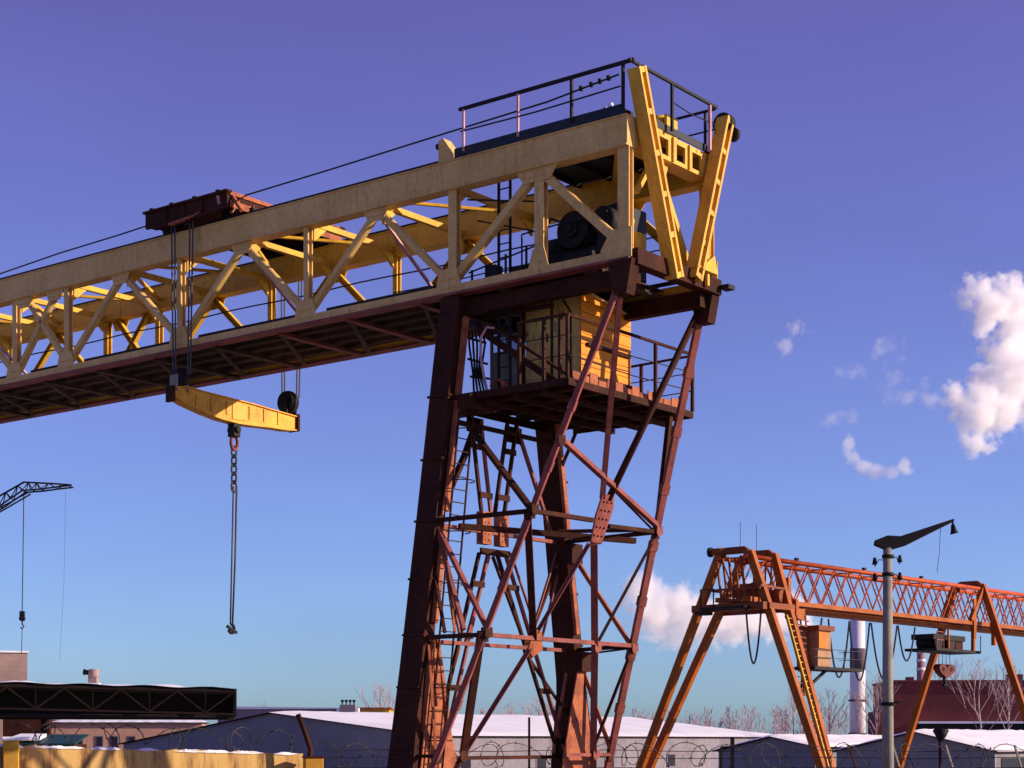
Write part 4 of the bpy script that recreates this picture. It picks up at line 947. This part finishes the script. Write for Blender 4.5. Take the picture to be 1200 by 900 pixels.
MB().box((-.28, -.25, .12), (.32, .25, .62)).cyl((.05, 0, .5), (.05, 0, 1.02), .34, n=14).build('housing', M['palebrick'], ru, bevel=.04)
MB().cyl((-.3, 0, .8), (-.62, 0, .84), .15, .2, n=12).build('mouth', M['black'], ru)
# house seen under the canopy
PY = 176; pt = pz(847, PY)
ph = empty('plaster_building', (px(60, PY), PY, 0), R(7), 'pink plaster building with small dark windows under the canopy', 'building')
MB().box((0, 0, 0), (15, 8, pt)).build('wall', M['plaster'], ph)
MB().box((-4.6, -.8, 0), (-.05, 8, pz(843, PY))).build('annex', M['rust_dark'], ph)
vs = []; fs = []
for i in range(41):
    e = math.sin(math.pi * (i + .6) / 41.2) ** .3
    for j in range(3): vs.append((-.3 + 15.6 * i / 40, -.35 + j * 4.3, pt + .03 + (.0 if j == 0 else .45 * e) + .12 * random.random() * e))
for i in range(40):
    for j in range(2): fs.append((i * 3 + j, i * 3 + j + 1, i * 3 + 4 + j, i * 3 + 3 + j))
MB().add(vs, fs, True).build('snow_cover', M['snow'], ph)
MB().box((-.35, -.4, pt), (15.3, 8.2, pt + .05)).build('eaves', M['rust_dark'], ph)
for x in (2.4, 4.4, 5.9, 7.6, 10.2):
    w_ = MB().box((x, -.06, 1.9), (x + .75, -.004, 4.0)).build('window', M['greywall'], ph)
    MB().box((x + .1, -.09, 2.0), (x + .65, -.065, 3.9)).build('pane', M['pane_dark'], w_)
gl = empty('lean_to', (px(20, 70), 70, 0), 0, 'low lean-to with a dark green roof and snow behind the wall', 'shed')
MB().box((0, 0, 0), (2.3, 2, pz(872, 70))).build('wall', M['rust_dark'], gl)
MB().prism([(-.1, -.2, pz(873, 70)), (2.35, -.2, pz(873, 70)), (2.35, 2.2, pz(862, 70)), (.6, 2.2, pz(862, 70))], (0, 0, .06)).build('roof', M['greenroof'], gl)
MB().prism([(-.3, -.1, pz(868, 70)), (.9, -.1, pz(868, 70)), (.75, 1.6, pz(863, 70)), (-.3, 1.6, pz(863, 70))], (0, 0, .12)).build('snow_cover', M['snow'], gl)
# pale brick block above the canopy
pb = empty('brick_block', (px(32, 190), 190, 0), R(17), 'pale brick block rising behind the left end of the canopy', 'building')
MB().box((-20, 0, 0), (0, 12, pz(765, 190))).build('wall', M['palebrick'], pb)
MB().box((-20.1, -.15, pz(765, 190)), (.15, 12.1, pz(763, 190))).build('parapet', M['snow'], pb)
# far buildings
fb = empty('long_building', (px(255, 235), 235, 0), R(-6), 'long low grey building with a snowy roof, far behind the warehouse', 'building')
MB().box((0, 0, 0), (18, 10, pz(831, 235))).build('wall', M['greywall'], fb)
MB().prism([(-.3, -.3, pz(831, 235)), (18.3, -.3, pz(831, 235)), (18.3, -.3, pz(830, 235)), (3, -.3, pz(828, 235)), (-.3, -.3, pz(829, 235))], (0, 10.6, 0)).build('roof', M['snow'], fb)
for i, (x0, x1, m, y0) in enumerate(((410, 456, 'yellowwall', 829),)):
    yb = empty('yellow_building', (px(x0, 230), 230, 0), 0, 'small far building with a yellow wall left of the dark column', 'building')
    MB().box((0, 0, 0), (px(x1, 230) - px(x0, 230), 8, pz(831, 230))).build('wall', M[m], yb)
    MB().box((-.3, -.3, pz(831, 230)), (px(x1, 230) - px(x0, 230) + .3, 8.2, pz(829, 230))).build('roof', M['rust_orange'], yb)
cw = empty('rooftop_unit', (px(408, 225), 225, pz(836, 225) - .4), 0, 'dark rooftop frame with small cowls on a snowy roof', 'rooftop unit')
MB().box((-1.4, -1, 0), (1.4, 1, 1.1)).build('casing', M['white'], cw)
MB().box((-1.0, -1.05, .5), (1.0, 1.02, 1.5)).build('frame', M['greywall'], cw)
for x in (-.75, -.25, .25, .75): MB().tube([(x, 0, 1.5), (x, 0, 2.1)], .09, 6).box((x - .18, -.2, 1.85), (x + .18, .2, 2.15)).build('cowl', M['navy'], cw)
# red brick hall and the chimneys
BY = 250
bh = empty('brick_hall', (px(1046, BY), BY, 0), R(-3), 'long dark red brick hall behind the right hand crane', 'factory hall')
MB().box((0, 0, 0), (34, 18, pz(799, BY))).build('wall', M['redbrick'], bh)
MB().box((-.2, -.3, pz(799, BY)), (34.2, 18.2, pz(797, BY))).build('parapet', M['redbrick'], bh)
MB().box((3.5, -1.5, pz(848, BY)), (34, -.02, pz(845.5, BY))).build('snow_ledge', M['snow'], bh)
MB().box((3.5, -1.2, 0), (34, -.05, pz(848.3, BY))).build('plinth', M['black'], bh)
MB().box((-2.6, -.5, 0), (-.05, 6, pz(834, BY))).build('annex', M['redbrick'], bh)
MB().box((16.6, 1, pz(797, BY)), (18.6, 3, pz(790, BY))).build('roof_vent', M['redbrick'], bh)
MB().box((2.3, 1, pz(797, BY)), (3.2, 3, pz(793, BY))).build('roof_vent', M['redbrick'], bh)
KY = 330
ck = empty('tall_chimney', (px(1005, KY), KY, 0), 0, 'tall pale concrete chimney with a dark band beside the lamp post', 'chimney')
MB().tube([(0, 0, 0), (0, 0, pz(719, KY))], 1.5, 28, 1.36).build('stack', M['chimney'], ck)
MB().tube([(0, 0, pz(785, KY)), (0, 0, pz(760, KY))], 1.47, 28, 1.44).build('dark_band', M['chimney_dark'], ck)
for y in (822, 861): MB().tube([(0, 0, pz(y, KY)), (0, 0, pz(y, KY) + .35)], 1.75, 24).build('ring', M['chimney_dark'], ck)
c2 = empty('short_chimney', (px(1079, 300), 300, 0), 0, 'slim pink brick chimney behind the red brick hall', 'chimney')
MB().tube([(0, 0, 0), (0, 0, pz(758, 300))], .85, 20, .62).build('stack', M['chimney_pink'], c2)
for y in (766, 776, 786): MB().tube([(0, 0, pz(y, 300)), (0, 0, pz(y, 300) + .5)], .76, 20).build('band', M['chimney'], c2)

# ================================================================== LATTICE JIB CRANE AT THE LEFT
JY = 120
jc = empty('tower_crane', (px(-120, JY), JY, 0), 0, 'dark lattice jib crane reaching in from the left edge', 'crane')
def J(x, y, o=0): return Vector((px(x, JY) - px(-120, JY), o, pz(y, JY)))
mb = MB()
for a in (-.8, .8):
    for b_ in (-.8, .8): mb.bar((a, b_, 0), (a, b_, pz(640, JY)), .18)
z = 0; k = 0
while z < pz(640, JY) - 1.7:
    for s_ in (-.8, .8): mb.bar((-.8 if k % 2 else .8, s_, z), (.8 if k % 2 else -.8, s_, z + 1.6), .1).bar((s_, -.8 if k % 2 else .8, z), (s_, .8 if k % 2 else -.8, z + 1.6), .1)
    z += 1.6; k += 1
mb.build('mast', M['black'], jc)
mb = MB(); segs = [(-120, 640, 655), (-60, 611, 628), (0, 581, 595), (28, 565, 576), (48, 566, 574.5), (66, 567, 572), (84, 568.5, 570)]
for (x0, t0, b0), (x1, t1, b1) in zip(segs, segs[1:]):
    for o in (-.45, .45): mb.bar(J(x0, b0, o), J(x1, b1, o), .1)
    mb.bar(J(x0, t0), J(x1, t1), .11)
    n = max(1, int((x1 - x0) / 10)); 
    for i in range(n):
        f0, f1, f2 = i / n, (i + .5) / n, (i + 1) / n
        l = lambda a, b_, f: a + (b_ - a) * f
        for o in (-.45, .45):
            mb.bar(J(l(x0, x1, f0), l(b0, b1, f0), o), J(l(x0, x1, f1), l(t0, t1, f1)), .055).bar(J(l(x0, x1, f1), l(t0, t1, f1)), J(l(x0, x1, f2), l(b0, b1, f2), o), .055)
mb.build('jib', M['black'], jc)
MB().bar(J(-40, 622), J(0, 600), .09).bar(J(0, 600), J(36, 579), .09).bar(J(-40, 615), J(34, 577), .06).build('jib_walkway', M['black'], jc)
MB().tube([J(28, 576), J(27, 650), J(26, 718)], .035, 5).build('hoist_rope', M['cable'], jc)
MB().tube([J(77, 571), J(75, 680), J(70, 775)], .008, 4).build('tag_line', M['cable'], jc)
jh = empty('crane_hook', (px(26, JY), JY, pz(735, JY)), 0, 'small dark hook block hanging from the distant lattice jib', 'hook block')
MB().box((-.16, -.12, .55), (.16, .12, 1.1)).cyl((0, -.14, .6), (0, .14, .6), .2, n=12).tube([(0, 0, .55), (0, 0, .2), (.12, 0, .05), (0, 0, -.1), (-.12, 0, 0)], .05, 6).build('block', M['black'], jh)
MB().tube([(0, 0, -.05), (-.05, 0, -1.8)], .025, 4).build('pendant', M['cable'], jh)

# ================================================================== BARE TREES
def grow(mbT, mbC, p, d, ln, r, lvl, rs, spread, maxl):
    q = p + d * ln
    mid = p + d * ln * .5 + Vector((rs.uniform(-1, 1), rs.uniform(-1, 1), 0)) * ln * .04
    (mbT if lvl < 2 else mbC).tube([p, mid, q], r, 5 if lvl < 2 else 3, r * .74, caps=False)
    if lvl >= maxl: return
    n = rs.choice((2, 3)) if lvl else 3
    for i in range(n):
        a = rs.uniform(0, 2 * math.pi); tl = rs.uniform(.35, 1) * spread
        side = Vector((math.cos(a), math.sin(a), 0)); nd = (d + side * tl + Vector((0, 0, .18))).normalized()
        f = rs.uniform(.45, 1.0) if i else 1.0
        grow(mbT, mbC, p + d * ln * f, nd, ln * rs.uniform(.58, .8), r * .74, lvl + 1, rs, spread, maxl)
def tree(pxx, Y, ytop, label, kind='bark', twig='twig', spread=.55, maxl=5, seed=0, name='bare_tree', r0=None, group='bare winter trees on the skyline'):
    rs = random.Random(seed + 11); h = pz(ytop, Y)
    o = empty(name, (px(pxx, Y), Y, 0), rs.uniform(0, 6), label, 'tree', group)
    T_, C_ = MB(), MB(); r = r0 or h * (.010 if kind == 'birch' else .012)
    # leader with side branches all the way up
    pts = [Vector((0, 0, 0))]; n = 7
    for i in range(1, n + 1): pts.append(Vector((rs.uniform(-1, 1) * h * .012, rs.uniform(-1, 1) * h * .012, h * .97 * i / n)))
    T_.tube(pts, r, 7, r * .14, caps=False)
    m = 14 if kind == 'birch' else 20
    for i in range(m):
        f = .3 + .66 * i / m; k = f * n; j = int(k); p = pts[j].lerp(pts[min(j + 1, n)], k - j)
        a = i * 2.4 + rs.uniform(-.5, .5); d = Vector((math.cos(a) * spread, math.sin(a) * spread, rs.uniform(.6, 1.0))).normalized()
        grow(MB(), C_, p, d, h * .30 * (1.12 - f) * rs.uniform(.7, 1.15), r * .42 * (1.2 - f), 2, rs, spread, maxl)
    T_.build('trunk', M[kind], o); C_.build('crown', M[twig], o)
    return o
TL = [
 (930, 215, 804, 'wide bare tree just left of the orange leg with ladder', 'bark', .62), (972, 225, 806, 'bare tree between the orange leg and the tall chimney', 'bark', .5),
 (1026, 225, 788, 'bare tree between the tall chimney and the lamp post', 'bark', .5),
 (1148, 175, 768, 'white trunked birch in front of the brick hall, below the hook block', 'birch', .5), (1181, 178, 772, 'white trunked birch nearest the right edge, before the brick hall', 'birch', .5),
 (1118, 290, 772, 'bare tree rising behind the brick hall roof', 'bark', .6),
 (308, 260, 822, 'small bare tree right of the black canopy end', 'bark', .6), (334, 265, 827, 'low bare tree behind the long grey building', 'bark', .65),
 (446, 240, 800, 'narrow bare tree just left of the dark leg column', 'bark', .4),
 (596, 260, 822, 'bare tree seen through the middle of the crane leg', 'bark', .6), (632, 250, 812, 'taller bare tree left of the far leg column', 'bark', .5), (648, 262, 820, 'bare tree half hidden by the far leg column', 'bark', .55),
 (820, 270, 836, 'low bare tree right of the crossing orange legs', 'bark', .7),
]
for i, (x, Y, yt, lab, k, sp) in enumerate(TL):
    tree(x, Y, yt, lab, k, 'twig' if Y < 240 else 'twig_hazed', sp, 5 if Y < 240 else 5, seed=i * 7)
# thin far wood along the skyline: one mass
rs = random.Random(4); wd = MB(); dummy = MB()
for i in range(230):
    x = rs.choice((rs.uniform(560, 760), rs.uniform(740, 1030), rs.uniform(740, 960), rs.uniform(270, 460), rs.uniform(1030, 1230))); Y = rs.uniform(300, 350)
    h = pz(rs.uniform(829, 847) - (4 if x > 800 else 0), Y); p = Vector((px(x, Y), Y, 0))
    wd.tube([p, p + Vector((rs.uniform(-.3, .3), 0, h))], .09, 4, .03, caps=False)
    for j in range(9):
        f = rs.uniform(.4, .95); a = rs.uniform(0, 6.28); q = p + Vector((0, 0, h * f)); d = Vector((math.cos(a) * .5, math.sin(a) * .5, .85)); ln = h * .28 * (1.2 - f)
        wd.tube([q, q + d * ln], .05, 3, .02, caps=False)
        for kk in range(3):
            e = Vector((rs.uniform(-.6, .6), rs.uniform(-.6, .6), .8)); g = q + d * ln * rs.uniform(.3, 1); wd.tube([g, g + e * ln * .6], .035, 3, .015, caps=False)
tag(wd.build('far_wood', M['twig_hazed']), 'thin far belt of bare trees along the horizon', 'wood', kind='stuff')

# ================================================================== CLOUDS (real volumes, lit by the sun)
def cloud(name, label, ctr, blobs, dens, scale, amp, thr, soft, wisp=0):
    """ctr in metres; blobs: (x, y, z, rx, ry, rz) in metres about ctr"""
    m, nt, N, K = nodes(name + '_volume')
    out = N.new('ShaderNodeOutputMaterial'); tc = N.new('ShaderNodeTexCoord'); pv = N.new('ShaderNodeVolumePrincipled')
    warp = N.new('ShaderNodeTexNoise'); warp.inputs['Scale'].default_value = scale * .6; warp.inputs['Detail'].default_value = 2
    K.new(tc.outputs['Object'], warp.inputs['Vector'])
    cur = None
    for (x, y, z, rx, ry, rz) in blobs:
        s = N.new('ShaderNodeVectorMath'); s.operation = 'SUBTRACT'; K.new(tc.outputs['Object'], s.inputs[0]); s.inputs[1].default_value = (x, y, z)
        d = N.new('ShaderNodeVectorMath'); d.operation = 'MULTIPLY'; K.new(s.outputs[0], d.inputs[0]); d.inputs[1].default_value = (1 / rx, 1 / ry, 1 / rz)
        l = N.new('ShaderNodeVectorMath'); l.operation = 'LENGTH'; K.new(d.outputs[0], l.inputs[0])
        o = N.new('ShaderNodeMath'); o.operation = 'SUBTRACT'; o.inputs[0].default_value = 1; K.new(l.outputs['Value'], o.inputs[1])
        if cur is None: cur = o
        else:
            x_ = N.new('ShaderNodeMath'); x_.operation = 'SMOOTH_MAX'; x_.inputs[2].default_value = .2; K.new(cur.outputs[0], x_.inputs[0]); K.new(o.outputs[0], x_.inputs[1]); cur = x_
    n = N.new('ShaderNodeTexNoise'); n.inputs['Scale'].default_value = scale; n.inputs['Detail'].default_value = 5; n.inputs['Roughness'].default_value = .6; K.new(tc.outputs['Object'], n.inputs['Vector'])
    a = N.new('ShaderNodeMath'); a.operation = 'MULTIPLY_ADD'; K.new(n.outputs['Fac'], a.inputs[0]); a.inputs[1].default_value = amp; a.inputs[2].default_value = -amp * .5
    sm = N.new('ShaderNodeMath'); sm.operation = 'ADD'; K.new(a.outputs[0], sm.inputs[0]); K.new(cur.outputs[0], sm.inputs[1])
    r = N.new('ShaderNodeMapRange'); r.interpolation_type = 'SMOOTHSTEP'; r.inputs['From Min'].default_value = thr; r.inputs['From Max'].default_value = thr + soft; r.inputs['To Max'].default_value = dens
    K.new(sm.outputs[0], r.inputs['Value']); K.new(r.outputs[0], pv.inputs['Density'])
    pv.inputs['Color'].default_value = (1, .985, .99, 1); pv.inputs['Anisotropy'].default_value = .1
    K.new(pv.outputs[0], out.inputs['Volume'])
    lo = [min(b[i] - 1.25 * b[i + 3] for b in blobs) for i in range(3)]; hi = [max(b[i] + 1.25 * b[i + 3] for b in blobs) for i in range(3)]
    # a rounded hull about the puffs
    b = MB(); nu, nv = 20, 12; c = [(lo[i] + hi[i]) / 2 for i in range(3)]; h = [(hi[i] - lo[i]) / 2 * 1.25 for i in range(3)]; vs = []; fs = []
    for j in range(nv + 1):
        for i in range(nu):
            th = math.pi * j / nv; ph = 2 * math.pi * i / nu; vs.append((c[0] + h[0] * math.sin(th) * math.cos(ph), c[1] + h[1] * math.sin(th) * math.sin(ph), c[2] + h[2] * math.cos(th)))
    for j in range(nv):
        for i in range(nu): fs.append((j * nu + i, j * nu + (i + 1) % nu, (j + 1) * nu + (i + 1) % nu, (j + 1) * nu + i))
    b.add(vs, fs, True)
    import bmesh
    o = b.build(name, m, loc=ctr)
    bm = bmesh.new(); bm.from_mesh(o.data); bmesh.ops.remove_doubles(bm, verts=bm.verts, dist=.01); bmesh.ops.recalc_face_normals(bm, faces=bm.faces); bm.to_mesh(o.data); bm.free()
    return tag(o, label, 'cloud')
QY = 1200; u_ = QY / 2051           # metres per pixel there
def CP(x, y): return (px(x, QY), QY, pz(y, QY))
def bl(cx, cy, lst): return [((x - cx) * u_, dy * u_, -(y - cy) * u_, rx * u_, ry * u_, rz * u_) for x, y, rx, ry, rz, dy in lst]
cloud('cloud', 'big bright white cloud at the right edge of the sky', CP(1175, 430),
      bl(1175, 430, [(1156, 366, 30, 26, 34, -15), (1185, 352, 30, 26, 30, 15), (1210, 362, 34, 30, 44, 45), (1196, 408, 30, 28, 30, 25), (1178, 448, 38, 28, 40, 0), (1140, 474, 28, 24, 28, -25), (1130, 506, 30, 24, 30, -40), (1112, 468, 18, 14, 16, -40), (1172, 482, 34, 28, 36, -5), (1235, 400, 46, 40, 70, 75)]), .12, .055, 4.4, .02, .55)
cloud('cloud', 'thin crescent shaped cloud low on the right', (px(1030, 1050), 1050, pz(540, 1050)),
      [(x * .875, y, z * .875, a * .875, b * .875, c * .875) for x, y, z, a, b, c in bl(1030, 540, [(994, 521, 12, 12, 17, 0), (1000, 536, 14, 12, 16, 0), (1012, 547, 17, 12, 13, 0), (1028, 553, 19, 12, 12, 0), (1044, 554, 18, 12, 12, 0), (1060, 548, 16, 12, 12, 0)])], .10, .10, 2.2, .22, .5)
cloud('cloud', 'faint torn wisp beside the big white cloud', (px(1045, 950), 950, pz(450, 950)),
      [(x * .79, y, z * .79, a * .79, b * .79, c * .79) for x, y, z, a, b, c in bl(1045, 450, [(1042, 412, 30, 16, 24, 0), (1008, 436, 30, 14, 14, 0), (1062, 466, 26, 14, 18, 0), (1098, 466, 32, 16, 22, 0), (978, 492, 34, 14, 18, 0), (1045, 442, 28, 12, 18, 0)])], .06, .09, 3.6, .30, .9)
cloud('cloud', 'tiny faint puff alone in the blue, highest wisp', (px(928, 950), 950, pz(394, 950)), [(x * .79, y, z * .79, a * .79, b * .79, c * .79) for x, y, z, a, b, c in bl(928, 394, [(931, 384, 19, 12, 15, 0), (920, 405, 16, 11, 13, 0)])], .08, .14, 3.4, .32, .7)
cloud('cloud', 'pinkish steam cloud between the crane leg and the orange legs', CP(790, 715),
      bl(790, 715, [(742, 694, 26, 24, 30, -60), (762, 714, 34, 26, 36, -30), (795, 718, 38, 26, 34, 8), (832, 726, 36, 26, 28, 48), (868, 722, 34, 24, 28, 86), (905, 712, 44, 24, 34, 126), (955, 708, 46, 24, 34, 176)]), .085, .055, 3.2, -.06, .5)

# ================================================================== LIGHT, SKY, CAMERA
SUN_AZ = (.9945, -.105); SUN_EL = R(18)
w = bpy.data.worlds.new('World'); scene.world = w; w.use_nodes = True
nt = w.node_tree; N = nt.nodes; K = nt.links; N.clear()
sky = N.new('ShaderNodeTexSky'); sky.sky_type = 'NISHITA'; sky.sun_disc = False; sky.sun_elevation = SUN_EL
sky.sun_rotation = math.atan2(SUN_AZ[0], SUN_AZ[1]) % (2 * math.pi); sky.air_density = 1.0; sky.dust_density = .6; sky.ozone_density = 3.0
tc = N.new('ShaderNodeTexCoord'); sp = N.new('ShaderNodeSeparateXYZ'); K.new(tc.outputs['Generated'], sp.inputs[0])
rp = N.new('ShaderNodeValToRGB'); K.new(sp.outputs['Z'], rp.inputs[0]); e = rp.color_ramp.elements
e[0].position = 0; e[0].color = (.58, .87, 1.46, 1); e[1].position = .40; e[1].color = (1.02, .54, 1.06, 1)
x = e.new(.17); x.color = (.80, .71, 1.22, 1)
mx = N.new('ShaderNodeMix'); mx.data_type = 'RGBA'; mx.blend_type = 'MULTIPLY'; mx.inputs['Factor'].default_value = 1
ia = [i for i in mx.inputs if i.type == 'RGBA']; K.new(sky.outputs[0], ia[0]); K.new(rp.outputs[0], ia[1])
ns = N.new('ShaderNodeTexNoise'); ns.inputs['Scale'].default_value = 3.5; ns.inputs['Detail'].default_value = 5; ns.inputs['Roughness'].default_value = .55
mv = N.new('ShaderNodeMapping'); mv.inputs['Scale'].default_value = (1, 1, 3); K.new(tc.outputs['Generated'], mv.inputs['Vector']); K.new(mv.outputs[0], ns.inputs['Vector'])
mr = N.new('ShaderNodeMapRange'); mr.inputs['From Min'].default_value = .3; mr.inputs['From Max'].default_value = .7; mr.inputs['To Min'].default_value = .95; mr.inputs['To Max'].default_value = 1.06; K.new(ns.outputs['Fac'], mr.inputs['Value'])
bg = N.new('ShaderNodeBackground'); bg.inputs['Strength'].default_value = .10
sc_ = N.new('ShaderNodeVectorMath'); sc_.operation = 'SCALE'; K.new([o for o in mx.outputs if o.type == 'RGBA'][0], sc_.inputs[0]); K.new(mr.outputs[0], sc_.inputs['Scale']); K.new(sc_.outputs[0], bg.inputs['Color'])
wo = N.new('ShaderNodeOutputWorld'); K.new(bg.outputs[0], wo.inputs['Surface'])
sl_ = bpy.data.lights.new('sun', 'SUN'); sl_.energy = 5.0; sl_.angle = R(.5); sl_.color = (1, .82, .60)
so = bpy.data.objects.new('sun', sl_); col.objects.link(so)
sd = Vector((SUN_AZ[0] * math.cos(SUN_EL), SUN_AZ[1] * math.cos(SUN_EL), math.sin(SUN_EL)))
so.rotation_euler = (-sd).to_track_quat('-Z', 'Y').to_euler(); so.location = (30, -20, 40)
cd = bpy.data.cameras.new('camera'); co = bpy.data.objects.new('camera', cd); col.objects.link(co)
co.location = (0, 0, EYE); co.rotation_euler = (R(90), 0, 0)
cd.sensor_width = 36; cd.lens = 2051 / 1200 * 36; cd.shift_y = 418 / 1200; cd.clip_end = 12000; cd.clip_start = .1
scene.camera = co
scene.view_settings.view_transform = 'Standard'; scene.view_settings.look = 'None'; scene.view_settings.exposure = .5; scene.view_settings.gamma = 1
scene.render.engine = 'CYCLES'
scene.cycles.volume_step_rate = .3; scene.cycles.volume_max_steps = 256; scene.cycles.max_bounces = 14; scene.cycles.volume_bounces = 12
